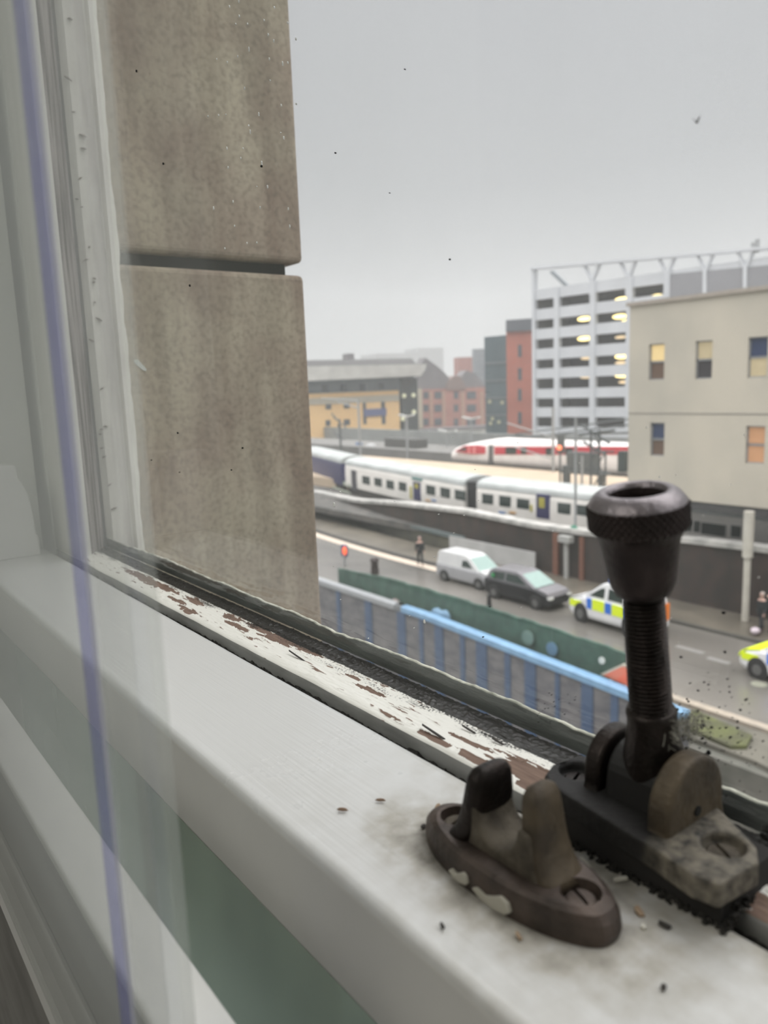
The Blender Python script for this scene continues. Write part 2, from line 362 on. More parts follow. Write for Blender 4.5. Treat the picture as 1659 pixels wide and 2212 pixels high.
for a, b in zip(rows, rows[1:]):
    for k in range(6): bm.faces.new((a[k], a[k+1], b[k+1], b[k])).material_index = 1 if k in (2, 3, 4) else 0
rel(finish(bm, 'putty_line', [PUTTY, PUTTYE], smooth=True), win2)
# stile at the far side: flat inner face, splayed moulding to the glass, outer face
STILE = mat('stile_paint', (0.84, 0.84, 0.79), (0.72, 0.72, 0.67), rough=0.45, scale=60, stretch=(1, 1, 0.1), bump=0.0003, bscale=500)
WORN = mat('worn_grimy_paint', (0.36, 0.32, 0.31), (0.055, 0.035, 0.035), rough=0.85, scale=260, stretch=(1, 1, 0.06), bump=0.0006, bscale=500, lo=0.38, hi=0.60)
bm = BM()
pr = [(0.131, 0.548), (0.131, 0.4895), (0.1335, 0.4895), (0.1400, 0.4995), (0.1415, 0.5030), (0.1500, 0.5130), (GX-0.0002, 0.5190), (GX-0.0002, 0.548)]
add_prism(bm, pr, lambda u, v, t: (u, v, t), -0.1003, 0.86)
o = finish(bm, 'sash_stile', [STILE, WORN])
for p in o.data.polygons:
    c = p.center
    if 0.1415 < c.x < GX-0.001 and c.y < 0.52 and abs(p.normal.z) < 0.5: p.material_index = 1
rel(o, win2)
# outer putty fillet and frame linings beyond the glass (white, cream groove, rough white)
OUTW = mat('weathered_white_timber', (0.88, 0.86, 0.79), (0.66, 0.63, 0.57), rough=0.6, scale=90, stretch=(1, 1, 0.2), bump=0.0007, bscale=240, lo=0.25, hi=0.6)
bm = BM()
pr = [(GX+0.0032, 0.5235), (GX+0.0068, 0.5205), (GX+0.0135, 0.5225), (GX+0.0150, 0.5270), (GX+0.0225, 0.5270), (GX+0.0235, 0.5225)]
rows = []
for j in range(241):
    z = -0.16 + 1.0*j/240
    jag = fbm(z*16, 0, 5, 4)*0.0016 + fbm(z*70, 0, 6, 3)*0.0007
    rows.append([bm.verts.new(p) for p in ([(x, y, z) for x, y in pr] + [(GX+0.0290+jag, 0.5235, z), (GX+0.0300+jag, 0.5325, z)])])
for a, b in zip(rows, rows[1:]):
    for k in range(len(a)-1): bm.faces.new((a[k], a[k+1], b[k+1], b[k]))
rel(finish(bm, 'outer_lining', OUTW, smooth=False), win2)
# small cracks / lifted paint flakes standing on the outer lining
bm = BM()
for i in range(26):
    z = random.uniform(-0.09, 0.30); x = GX + 0.004 + random.random()*0.008
    l = random.uniform(0.002, 0.005); a = random.uniform(-0.7, 0.7)
    add_prism(bm, [(-l/2, 0), (0, 0.0007), (l/2, 0.0001), (0, -0.0004)], lambda u, v, t: (x + u*math.cos(a) - v*math.sin(a), 0.5208 + t, z + u*math.sin(a) + v*math.cos(a)), -0.0006, 0.0012)
rel(tag(finish(bm, 'paint_crack', mat('crack_wood', (0.25, 0.22, 0.18), rough=0.9)), kind='stuff'), win2)  # one brown for cracks and flakes alike
# specks and dried drops on the glass
BLACKD = mat('black_dirt', (0.012, 0.012, 0.01), rough=0.9)
PALED = mat('dried_drop', (0.8, 0.8, 0.76), rough=0.5)
def speck(bm, px, py, r, ln=1.0, mi=0, ang=0):
    q = AX(px, py, GX-0.0002); seg = 7
    vs = []
    for k in range(seg):
        a = 2*math.pi*k/seg; rr = r*random.uniform(0.6, 1.2)
        u, w = rr*math.cos(a), rr*ln*math.sin(a)
        vs.append((q.y + u*math.cos(ang) - w*math.sin(ang), q.z + u*math.sin(ang) + w*math.cos(ang)))
    add_prism(bm, vs, lambda u, v, t: (t, u, v), GX-0.0005, GX, mi)
bm = BM()
for _ in range(75):   # cluster by the fastener
    t = random.random(); px = random.gauss(1520, 55) ; py = random.gauss(1560, 60)
    speck(bm, px, py, random.choice([0.00008, 0.00012, 0.0002, 0.0003])*0.8, random.uniform(0.7, 1.8), 0, random.uniform(0, 3))
for _ in range(34):
    speck(bm, random.gauss(1485, 25), random.gauss(1590, 28), random.uniform(0.0001, 0.00035), random.uniform(1, 2.4), 0, random.uniform(-.6, .6))
for _ in range(40):
    speck(bm, random.uniform(1450, 1650), random.uniform(1580, 1720), random.uniform(0.00006, 0.00018), 1, 0)
for _ in range(26):
    speck(bm, random.uniform(1150, 1260), random.uniform(1480, 1570), random.uniform(0.00005, 0.0001), 1, 0)
for px, py, r in [(295, 154, .0006), (353, 354, .0006), (565, 359, .0006), (410, 617, .0005), (1564, 1323, .0004), (725, 330, .0003), (972, 560, .0003), (875, 150, .0002),
                  (384, 935, .0006), (327, 994, .0004), (524, 968, .0005), (842, 417, .0002), (1044, 1376, .0003), (1058, 1310, .0002), (388, 1020, .0003), (500, 1015, .0004)]:
    speck(bm, px, py, r, 1, 0)
rel(tag(finish(bm, 'glass_specks', BLACKD), kind='stuff'), win2)
bm = BM()
for _ in range(46):
    speck(bm, random.uniform(440, 640), random.uniform(0, 560), random.uniform(0.0001, 0.00022), random.uniform(2, 4), 0, random.uniform(-.2, .2))
for _ in range(30):
    speck(bm, random.uniform(690, 1650), random.uniform(900, 1400), random.uniform(0.00005, 0.00013), random.uniform(1, 2), 0, random.uniform(-.2, .2))
speck(bm, 917, 1343, 0.00035, 1.9, 0, -0.2); speck(bm, 722, 1090, 0.0004, 2.5, 0, 0.1); speck(bm, 735, 1063, 0.00025, 2, 0, 0)
rel(tag(finish(bm, 'dried_drops', PALED), kind='stuff'), win2)
# lump of black muck in the glass corner right of the fastener
bm = BM()
for i in range(60):
    q = AX(random.uniform(1570, 1640), random.uniform(1690, 1760), 0.149)
    y = random.uniform(0.045, 0.073); x = random.uniform(0.1475, 0.1545)
    bmesh.ops.create_icosphere(bm, subdivisions=1, radius=random.uniform(0.0006, 0.0018), matrix=Matrix.Translation((x, y, -0.0985 + random.uniform(0, 0.003)*(x-0.146)/0.008)))
for v in bm.verts: v.co += Vector((random.uniform(-1, 1), random.uniform(-1, 1), random.uniform(-1, 1)))*0.0003
rel(tag(finish(bm, 'corner_grime', mat('soot_muck', (0.03, 0.03, 0.026), (0.01, 0.01, 0.009), rough=1.0, scale=500)), kind='stuff'), win2)

# box frame: pulley stile with bead groove (structure)
bm = BM()
add_box(bm, (0.050, 0.552, -1.0), (0.1240, 0.62, 0.92)); add_box(bm, (0.1240, 0.612, -1.0), (0.1300, 0.62, 0.92)); add_box(bm, (0.1300, 0.548, -1.0), (0.170, 0.62, 0.92))
struct(finish(bm, 'trim_1', mat('jamb_paint', (0.78, 0.79, 0.75), (0.64, 0.65, 0.61), rough=0.4, scale=30, stretch=(1, 1, 0.12)), bevel=0.001))
bm = BM()
add_box(bm, (0.05, -0.62, -1.0), (0.17, -0.5, 0.92)); add_box(bm, (0.05, -0.5, 0.85), (0.17, 0.55, 0.92)); add_box(bm, (-0.05, -0.62, -1.02), (0.24, 0.62, -1.0))
struct(finish(bm, 'trim_2', WHITE))
# white moulded stop block on the far end of the rail
bm = BM()
zq = lambda py: AX(40, py, 0.1).z * (0.53/AX(40, py, 0.1).y)
pts = [(0.080, -0.1000), (0.1165, -0.1000), (0.1163, -0.0870), (0.1150, -0.0865), (0.1145, -0.0720), (0.1130, -0.0600), (0.1095, -0.0510), (0.1080, -0.0490), (0.1075, -0.0415), (0.1060, -0.0405), (0.080, -0.0405)]
add_prism(bm, pts, lambda u, v, t: (u, t, v), 0.528, 0.5515)
tag(finish(bm, 'sash_stop_block', mat('bright_white_paint', (0.9, 0.9, 0.88), rough=0.35), bevel=0.0008), 'small white moulded block standing on the rail against the left jamb', 'stop block')

# ================================================================== STONE REVEAL
def stone_mat():
    m = bpy.data.materials.new('stained_sandstone'); m.use_nodes = True; n = m.node_tree; p = n.nodes['Principled BSDF']; L = n.links.new
    t = n.nodes.new('ShaderNodeTexCoord')
    mp = n.nodes.new('ShaderNodeMapping'); mp.inputs['Scale'].default_value = (1, 1, 0.16); L(t.outputs['Object'], mp.inputs[0])
    s = n.nodes.new('ShaderNodeTexNoise'); s.inputs['Scale'].default_value = 34; s.inputs['Detail'].default_value = 5; L(mp.outputs[0], s.inputs['Vector'])
    b = n.nodes.new('ShaderNodeTexNoise'); b.inputs['Scale'].default_value = 13; b.inputs['Detail'].default_value = 6; L(t.outputs['Object'], b.inputs['Vector'])
    f = n.nodes.new('ShaderNodeTexNoise'); f.inputs['Scale'].default_value = 260; f.inputs['Detail'].default_value = 5; L(t.outputs['Object'], f.inputs['Vector'])
    r1 = n.nodes.new('ShaderNodeValToRGB'); r1.color_ramp.elements[0].position = 0.40; r1.color_ramp.elements[1].position = 0.60
    r1.color_ramp.elements[0].color = (0.205, 0.148, 0.100, 1); r1.color_ramp.elements[1].color = (0.50, 0.43, 0.32, 1); L(s.outputs['Fac'], r1.inputs[0])
    r2 = n.nodes.new('ShaderNodeValToRGB'); r2.color_ramp.elements[0].position = 0.38; r2.color_ramp.elements[1].position = 0.62
    r2.color_ramp.elements[0].color = (0.27, 0.205, 0.165, 1); r2.color_ramp.elements[1].color = (0.46, 0.42, 0.32, 1); L(b.outputs['Fac'], r2.inputs[0])
    m1 = n.nodes.new('ShaderNodeMix'); m1.data_type = 'RGBA'; m1.inputs[0].default_value = 0.5; L(r1.outputs[0], m1.inputs[6]); L(r2.outputs[0], m1.inputs[7])
    r3 = n.nodes.new('ShaderNodeValToRGB'); r3.color_ramp.elements[0].position = 0.32; r3.color_ramp.elements[1].position = 0.55
    r3.color_ramp.elements[0].color = (0.72, 0.72, 0.72, 1); r3.color_ramp.elements[1].color = (1, 1, 1, 1); L(f.outputs['Fac'], r3.inputs[0])
    m2 = n.nodes.new('ShaderNodeMix'); m2.data_type = 'RGBA'; m2.blend_type = 'MULTIPLY'; m2.inputs[0].default_value = 1.0; L(m1.outputs[2], m2.inputs[6]); L(r3.outputs[0], m2.inputs[7])
    L(m2.outputs[2], p.inputs['Base Color']); p.inputs['Roughness'].default_value = 0.9
    bn = n.nodes.new('ShaderNodeBump'); bn.inputs['Distance'].default_value = 0.00028; L(f.outputs['Fac'], bn.inputs['Height']); L(bn.outputs[0], p.inputs['Normal'])
    return m
STONE = stone_mat()
YS = 0.530; XS = 0.3305
def stone(name, z0, z1, label):
    t = BM(); add_box(t, (0.178, YS, z0), (XS, YS+0.45, z1))
    return tag(finish(t, name, STONE, bevel=0.004, bseg=3), label, 'stone block')
stone('stone_block', 0.0965, 0.95, 'brown weathered stone block of the window reveal, above the dark joint')
stone('stone_block', -1.2, 0.0875, 'brown streaked stone block of the window reveal, below the dark joint')
tag(box('mortar_joint', (0.185, YS+0.012, 0.0860), (XS-0.010, YS+0.4, 0.0980), mat('black_joint', (0.03, 0.03, 0.027), rough=1)),
    'black recessed joint between the two reveal stones', 'joint')
# paint scrape on the lower stone
q = AX(303, 788, 0.18); sc = YS/q.y; q = q*sc
bm = BM(); add_prism(bm, [(-0.0045, 0.0035), (-0.0015, 0.0035), (0.0040, -0.0030), (0.0035, -0.0045), (0.001, -0.0035), (-0.004, 0.001)], lambda u, v, t: (q.x+u, t, q.z+v), YS-0.0006, YS+0.001)
tag(finish(bm, 'paint_smear', mat('pale_paint_smear', (0.55, 0.58, 0.54), rough=0.6)), 'small pale paint smear on the lower reveal stone', 'paint smear')
# the outside wall of our own building (so light does not leak) and outer sill ledge far below
struct(box('wall_outer', (0.178, 0.98, -11), (0.33, 6, 4), STONE))

# ================================================================== SECONDARY GLAZING (room side)
win3 = thing('window_3', 'inner secondary glazing with white rail, slid glass and lilac tape strip', 'window', (0.04, 0.3, -0.125), kind='structure')
ALU = mat('white_aluminium', (0.66, 0.66, 0.635), (0.62, 0.62, 0.60), rough=0.35, scale=20)
GREYF = mat('grey_dusty_track', (0.22, 0.215, 0.20), (0.15, 0.145, 0.135), rough=0.7, scale=70, stretch=(1, .3, 1))
rel(box('rail_top', (0.0414, -0.5, -0.1285), (0.0553, 0.60, -0.125), ALU, bevel=0.0012, bseg=3), win3)
rel(box('rail_web', (0.0425, -0.5, -0.160), (0.0540, 0.60, -0.1285), GREYF), win3)
rel(box('lower_ledge', (0.0345, -0.5, -0.170), (0.0425, 0.60, -0.160), ALU, bevel=0.001), win3)
rel(box('lower_apron', (0.0350, -0.5, -1.0), (0.0553, 0.60, -0.170), GREYF), win3)
PANEG = glass_mat('secondary_glass', tint=(0.985, 0.99, 0.985), haze=0.10, hazecol=(0.86, 0.90, 0.87), smear=(3, 9, 0.8), translucent=0.6)  # haze puts a bright reflection into the pane as a pale veil
PX = 0.036
rel(box('sliding_glass', (PX-0.002, 0.1045, -0.1600), (PX+0.002, 0.60, 0.80), PANEG), win3)
def tape_mat():
    m = bpy.data.materials.new('lilac_tape'); m.use_nodes = True; n = m.node_tree; n.nodes.clear(); L = n.links.new
    o = n.nodes.new('ShaderNodeOutputMaterial'); tr = n.nodes.new('ShaderNodeBsdfTransparent'); tr.inputs[0].default_value = (0.86, 0.86, 0.96, 1)
    d = n.nodes.new('ShaderNodeBsdfDiffuse'); d.inputs[0].default_value = (0.38, 0.40, 0.72, 1)
    t = n.nodes.new('ShaderNodeTexCoord'); mp = n.nodes.new('ShaderNodeMapping'); mp.inputs['Scale'].default_value = (1, 0.5, 1); L(t.outputs['Object'], mp.inputs[0])
    nn = n.nodes.new('ShaderNodeTexNoise'); nn.inputs['Scale'].default_value = 55; nn.inputs['Detail'].default_value = 4; L(mp.outputs[0], nn.inputs['Vector'])
    ma = n.nodes.new('ShaderNodeMapRange'); ma.inputs[1].default_value = 0.3; ma.inputs[2].default_value = 0.7; ma.inputs[3].default_value = 0.06; ma.inputs[4].default_value = 0.20; L(nn.outputs['Fac'], ma.inputs[0])
    mi = n.nodes.new('ShaderNodeMixShader'); L(ma.outputs[0], mi.inputs[0]); L(tr.outputs[0], mi.inputs[1]); L(d.outputs[0], mi.inputs[2]); L(mi.outputs[0], o.inputs['Surface'])
    return m
TAPE = tape_mat()
rel(box('tape_strip', (PX-0.0024, 0.1232, -0.1600), (PX-0.0021, 0.1312, 0.80), TAPE), win3)
LINE = glass_mat('tape_edge', tint=(1, 1, 1), haze=0.35, hazecol=(0.8, 0.8, 0.85))
rel(box('tape_edge', (PX-0.0027, 0.1226, -0.1600), (PX-0.0021, 0.1231, 0.80), LINE), win3)

# ================================================================== SASH FASTENER (threaded bolt on hinge plate)
def bronze(name, a, b, rough=0.42, metal=0.75, sc=180):
    return mat(name, a, b, rough=rough, metal=metal, scale=sc, bump=0.00025, bscale=900, lo=0.3, hi=0.7)
BRZ = bronze('dark_bronze', (0.040, 0.031, 0.027), (0.018, 0.015, 0.013))
BRZK = bronze('knurled_bronze', (0.050, 0.038, 0.036), (0.028, 0.022, 0.021), rough=0.42)
BRZD = mat('dusty_bronze', (0.135, 0.115, 0.085), (0.055, 0.045, 0.033), rough=0.75, metal=0.25, scale=160, bump=0.0004, bscale=700, lo=0.35, hi=0.68)
BRZO = mat('worn_brown_bronze', (0.115, 0.088, 0.055), (0.055, 0.043, 0.030), rough=0.6, metal=0.3, scale=120, bump=0.0003, bscale=600)
fast = thing('sash_fastener', 'tall dark bronze sash fastener with knurled knob on a threaded bolt', 'window fastener', (0.1365, 0.0885, -0.0998))
topc = Vector((0.1272, 0.0878, -0.0214)); piv = Vector((0.1370, 0.0886, -0.0860))
ax = (topc-piv).normalized(); rotm = ax.to_track_quat('Z', 'Y').to_matrix().to_4x4()
MT = Matrix.Translation(topc) @ rotm      # local z=0 at the knob crest, downwards negative
mm = 0.001
bm = BM()
prof = [(0.02, -15), (5.2, -15), (5.5, -3), (5.75, -1.2), (6.1, -0.45), (6.8, -0.05), (7.6, -0.15), (8.7, -0.8), (9.7, -1.9), (10.15, -2.6)]
nk0 = len(prof); nk = 22
prof += [(10.25, -2.8 - 4.4*i/nk) for i in range(nk+1)]
nk1 = len(prof)
prof += [(9.9, -7.7), (9.1, -8.6), (8.5, -9.6), (8.15, -11), (7.75, -13.5), (7.35, -16), (7.05, -18.3), (6.7, -19.8), (6.0, -21.2), (5.0, -21.9), (3.6, -22.2), (0.02, -22.2)]
prof = [(r*mm*0.92, z*mm) for r, z in prof]
def knurl(i, a, z):
    if not (nk0 <= i < nk1): return 0
    u = a/(2*math.pi)*44; v = -z/mm*0.62
    f = lambda t: abs((t % 1)-0.5)*2
    return (min(f(u+v), f(u-v))*1.0)*0.00055 - 0.0002
add_lathe(bm, prof, 264, knurl, MT)
o = rel(finish(bm, 'knurled_knob', [BRZK, bronze('skylit_knob_top', (0.30, 0.27, 0.28), (0.20, 0.18, 0.19), rough=0.38)], smooth=True), fast)  # lighter dome colour paints the sky light falling on the knob top
for p in o.data.polygons:
    lp = MT.inverted() @ p.center
    if lp.z > -0.0027 and math.hypot(lp.x, lp.y) > 0.0054: p.material_index = 1
bm = BM(); nzr = 300; pitch = 0.92
prof = [((3.30 + 0.35*i/nzr)*mm, (-21.5 - 27.5*i/nzr)*mm) for i in range(nzr+1)]
def thread(i, a, z):
    t = (-z/mm/pitch + a/(2*math.pi)) % 1
    return (abs(t-0.5)*2)**0.8*0.00085
add_lathe(bm, prof, 48, thread, MT)
rel(finish(bm, 'threaded_bolt', BRZ, smooth=True), fast)
bm = BM()
add_lathe(bm, [(r*mm, z*mm) for r, z in [(4.0, -47.2), (4.9, -47.5), (5.2, -48.4), (5.0, -50), (5.2, -53), (5.9, -56), (6.4, -58.5), (6.6, -62), (6.4, -66), (5.0, -69)]], 40, None, MT)
rel(finish(bm, 'bolt_collar', BRZ, smooth=True), fast)
# hinge block between the ears
def round_rect(cx, cz, hw, z0, rad, n=14):
    pts = [(cx-hw, z0)] ; pts += [(cx-rad*math.cos(math.pi*i/n), cz+rad*math.sin(math.pi*i/n)) for i in range(n+1)] ; pts += [(cx+hw, z0)]
    return pts
bm = BM(); add_prism(bm, round_rect(0.1368, -0.0850, 0.0080, -0.0925, 0.0070), lambda u, v, t: (u, t, v), 0.0838, 0.0962)
rel(finish(bm, 'hinge_block', mat('shaded_black_metal', (0.012, 0.011, 0.010), rough=0.6), bevel=0.0008), fast)  # near-black colour stands in for the shade between the ears
def ear(y0, y1, m, nm, zt=-0.0805, rad=0.0102, cx=0.1345):
    pts = [(cx-0.0125, -0.0940), (cx-0.0112, -0.0915), (cx-rad, -0.0885)] + [(cx-rad*math.cos(math.pi*i/18), zt+rad*math.sin(math.pi*i/18)) for i in range(19)] + [(cx+rad, -0.0885), (cx+0.0112, -0.0915), (cx+0.0125, -0.0940)]
    bm = BM(); add_prism(bm, pts, lambda u, v, t: (u, t, v), y0, y1)
    return rel(finish(bm, nm, m, bevel=0.0011, bseg=4, smooth=False), fast)
er = ear(0.0775, 0.0825, BRZO, 'hinge_ear', zt=-0.0858); er['label'] = 'worn brown ear nearest the camera'
el = ear(0.0972, 0.1015, BRZ, 'hinge_ear', zt=-0.0853, rad=0.0085, cx=0.1372)
# rivet hole in the near ear
bm = BM(); add_tube(bm, [(0.1345, 0.0772, -0.0868), (0.1345, 0.0790, -0.0868)], 0.0011, 14); rel(finish(bm, 'rivet_hole', BLACKD), fast)
# base plate with chamfered feet: dusty on the near foot, blackened between the ears to paint the shade there
def plate_mat():
    m = bpy.data.materials.new('dusty_foot_bronze'); m.use_nodes = True; n = m.node_tree; p = n.nodes['Principled BSDF']; L = n.links.new
    t = n.nodes.new('ShaderNodeTexCoord'); sp_ = n.nodes.new('ShaderNodeSeparateXYZ'); L(t.outputs['Object'], sp_.inputs[0])
    nn = n.nodes.new('ShaderNodeTexNoise'); nn.inputs['Scale'].default_value = 420; nn.inputs['Detail'].default_value = 8; L(t.outputs['Object'], nn.inputs['Vector'])
    a = n.nodes.new('ShaderNodeMapRange'); a.inputs[1].default_value = 0.081; a.inputs[2].default_value = 0.076; L(sp_.outputs['Y'], a.inputs[0])
    b = n.nodes.new('ShaderNodeMapRange'); b.inputs[1].default_value = 0.25; b.inputs[2].default_value = 0.62; L(nn.outputs['Fac'], b.inputs[0])
    c = n.nodes.new('ShaderNodeMath'); c.operation = 'MULTIPLY'; L(a.outputs[0], c.inputs[0]); L(b.outputs[0], c.inputs[1])
    mx_ = n.nodes.new('ShaderNodeMix'); mx_.data_type = 'RGBA'; mx_.inputs[6].default_value = (0.010, 0.009, 0.008, 1); mx_.inputs[7].default_value = (0.17, 0.15, 0.115, 1); L(c.outputs[0], mx_.inputs[0]); L(mx_.outputs[2], p.inputs['Base Color'])
    p.inputs['Roughness'].default_value = 0.7; bn = n.nodes.new('ShaderNodeBump'); bn.inputs['Distance'].default_value = 0.0004; L(nn.outputs['Fac'], bn.inputs['Height']); L(bn.outputs[0], p.inputs['Normal']); return m
PLATEM = plate_mat()
out = [(0.1192, 0.0640), (0.1305, 0.0628), (0.1350, 0.0655), (0.1420, 0.0765), (0.1452, 0.0830), (0.1462, 0.1000), (0.1440, 0.1060), (0.1390, 0.1110), (0.1310, 0.1120), (0.1260, 0.1100), (0.1235, 0.1060), (0.1225, 0.1000), (0.1200, 0.0780), (0.1182, 0.0690)]
bm = BM(); add_prism(bm, out, lambda u, v, t: (u, v, t), -0.0940, -0.0890)
pl = finish(bm, 'base_plate', PLATEM, bevel=0)
cuts = []
for (sx_, sy_) in ((0.1312, 0.0700), (0.1330, 0.1065)):
    cb = BM(); add_lathe(cb, [(0.0001, -0.0916), (0.0037, -0.0916), (0.0043, -0.088), (0.0001, -0.088)], 32, None, Matrix.Translation((sx_, sy_, 0)))
    cuts.append(finish(cb, 'cutter', BRZD))
cut(pl, cuts); b = pl.modifiers.new('bevel', 'BEVEL'); b.width = 0.0007; b.segments = 2; b.limit_method = 'ANGLE'; b.angle_limit = R(50)
rel(pl, fast)
rel(box('packing_block', (0.1235, 0.066, -0.1002), (0.1440, 0.109, -0.0940), mat('black_packing', (0.022, 0.02, 0.018), rough=0.9)), fast)
def screw(x, y, z, parent, m, ang, r=0.0034, nm='screw'):
    bm = BM(); add_lathe(bm, [(0.0001, z-0.0005), (r, z-0.0005), (r, z), (r*0.8, z+0.0005), (0.0001, z+0.0007)], 28, None, Matrix.Translation((x, y, 0)))
    s = finish(bm, nm, m)
    cb = BM(); add_box(cb, (-r*1.2, -0.00038, -0.0004), (r*1.2, 0.00038, 0.003)); c = finish(cb, 'cutter', m); c.matrix_world = Matrix.Translation((x, y, z)) @ Matrix.Rotation(ang, 4, 'Z')
    cut(s, [c]); return rel(s, parent)
screw(0.1312, 0.0700, -0.0912, fast, BRZD, R(60)); screw(0.1330, 0.1065, -0.0912, fast, BRZ, R(20), r=0.0030)
# dust tuft lying on the hinge
bm = BM()
for i in range(170):
    c = Vector((random.gauss(0.138, 0.003), random.gauss(0.0835, 0.0018), random.gauss(-0.0718, 0.0012)))
    d = Vector((random.gauss(0, 1), random.gauss(0, 1), random.gauss(0, .6))).normalized()*random.uniform(0.001, 0.003)
    add_tube(bm, [c-d, c+Vector((0, 0, random.uniform(-1, 1)*0.0006)), c+d], 0.00006, 4)
tag(finish(bm, 'dust_tuft', mat('pale_dust', (0.30, 0.29, 0.24), rough=1)), 'pale fluffy tuft of dust on the bolt hinge', 'dust', kind='stuff')

# ================================================================== KEEP (forked receiver on the white rail)
keep = thing('fastener_keep', 'low bronze forked keep with two prongs screwed to the white rail', 'window fastener', (0.1048, 0.0995, -0.0998))
KX, KY = 0.1046, 0.0997
def outl(s=1.0):
    pts = []
    for i in range(56):
        a = 2*math.pi*i/56; c, s_ = math.cos(a), math.sin(a)
        yy = 0.0243*s*math.copysign(abs(s_)**0.80, s_); w = 0.0098*s*(1-0.28*(abs(yy)/0.0245)**2.2)
        pts.append((KX + w*math.copysign(abs(c)**0.72, c) - (yy)*0.10*0, KY + yy))
    return pts
bm = BM()
lev = [(1.0, -0.1000), (1.02, -0.0982), (1.0, -0.0958), (0.95, -0.0943), (0.86, -0.0936)]
rings = [[bm.verts.new((u, v, z)) for u, v in outl(s)] for s, z in lev]
for a, b in zip(rings, rings[1:]):
    for k in range(56): bm.faces.new((a[k], a[(k+1) % 56], b[(k+1) % 56], b[k]))
bm.faces.new(rings[0]); bm.faces.new(rings[-1])
BRZK2 = mat('keep_bronze', (0.105, 0.080, 0.066), (0.045, 0.036, 0.030), rough=0.48, metal=0.55, scale=120, bump=0.0003, bscale=600)
kb = finish(bm, 'base_plate', BRZK2, smooth=False)
cuts = []
for yy in (KY-0.0170, KY+0.0165):
    cb = BM(); add_lathe(cb, [(0.0001, -0.0960), (0.0033, -0.0960), (0.0040, -0.0930), (0.0001, -0.0930)], 28, None, Matrix.Translation((KX, yy, 0)))
    cuts.append(finish(cb, 'cutter', BRZD))
cut(kb, cuts)
for p in kb.data.polygons: p.use_smooth = False
rel(kb, keep)
screw(KX, KY-0.0170, -0.0954, keep, BRZK2, R(70), r=0.0031); screw(KX, KY+0.0165, -0.0954, keep, BRZD, R(10), r=0.0031)
# prongs and saddle: curved U outline in (y,z) lofted with rounded x-thickness
def prong(sgn, m, nm='prong', kx=1.0, dz=0.0, ox=0.0, oy=0.0, ky=1.0):
    # centreline stations from foot to tip: (y offset, z, half-thickness y, half-width x)
    st = [(12.2, -94.6, 3.4, 6.6), (10.6, -93.4, 3.6, 6.3), (9.3, -91.2, 3.2, 6.0), (8.5, -88.5, 2.9, 5.7), (8.0, -85.5, 2.75, 5.4), (7.7, -82.5, 2.65, 5.0), (7.5, -80.5, 2.4, 4.6), (7.4, -79.2, 1.8, 3.8), (7.35, -78.6, 0.9, 2.2)]
    bm = BM(); rings = []
    for yo, z, ty, wx in st:
        ring = []
        for k in range(28):
            a = 2*math.pi*k/28; c, s = math.cos(a), math.sin(a)
            ring.append(bm.verts.new((KX + ox*mm + wx*kx*mm*math.copysign(abs(c)**0.6, c), KY + oy*mm + sgn*yo*mm + ty*ky*mm*math.copysign(abs(s)**0.6, s), (z + dz*(z+94.6)/16)*mm)))
        rings.append(ring)
    for a, b in zip(rings, rings[1:]):
        for k in range(28): bm.faces.new((a[k], a[(k+1) % 28], b[(k+1) % 28], b[k]))
    bm.faces.new(rings[0]); bm.faces.new(rings[-1])
    return rel(finish(bm, nm, m, smooth=True), keep)
prong(1, BRZ, kx=1.12, oy=-0.1, dz=0.6, ox=1.0); pr2 = prong(-1, BRZO, kx=0.86, dz=1.8, ox=0.9, oy=0.8, ky=0.95); pr2['label'] = 'prong with brown-gold wear, nearer the camera'
bm = BM(); pts = [(-12.0, -95.2), (-9.8, -91.5), (-8.6, -85.0)] ; pts += [(-5.7*math.cos(math.pi*i/18), -84.5 - 6.9*math.sin(math.pi*i/18)) for i in range(19)] + [(8.8, -85.0), (10.0, -91.5), (12.0, -95.2)]
add_prism(bm, [(a*mm, b*mm) for a, b in pts], lambda u, v, t: (t, KY+u+0.0003, v), KX-0.0050, KX+0.0064)
rel(finish(bm, 'saddle', BRZD, bevel=0.0012, bseg=3), keep)
# dried cream paint left on the keep's edge
bm = BM()
for (yo, ln, k_) in ((0.0055, 0.0030, 0.8), (-0.0035, 0.0052, 1.0)):
    pts = [(-ln, -0.0010*k_), (-ln*0.85, 0.0006*k_), (-ln*.5, 0.0011*k_), (-ln*.15, 0.0001), (ln*.25, -0.0008*k_), (ln*.7, -0.0003), (ln, -0.0013*k_), (ln*.6, -0.0024*k_), (-ln*.1, -0.0027*k_), (-ln*.7, -0.0022*k_)]
    add_prism(bm, pts, lambda u, v, t: (t, KY+yo+u, -0.0971+v), KX-0.01035, KX-0.0090)
rel(finish(bm, 'paint_drip', mat('cream_paint_drip', (0.42, 0.40, 0.33), rough=0.4), bevel=0.0003), keep)

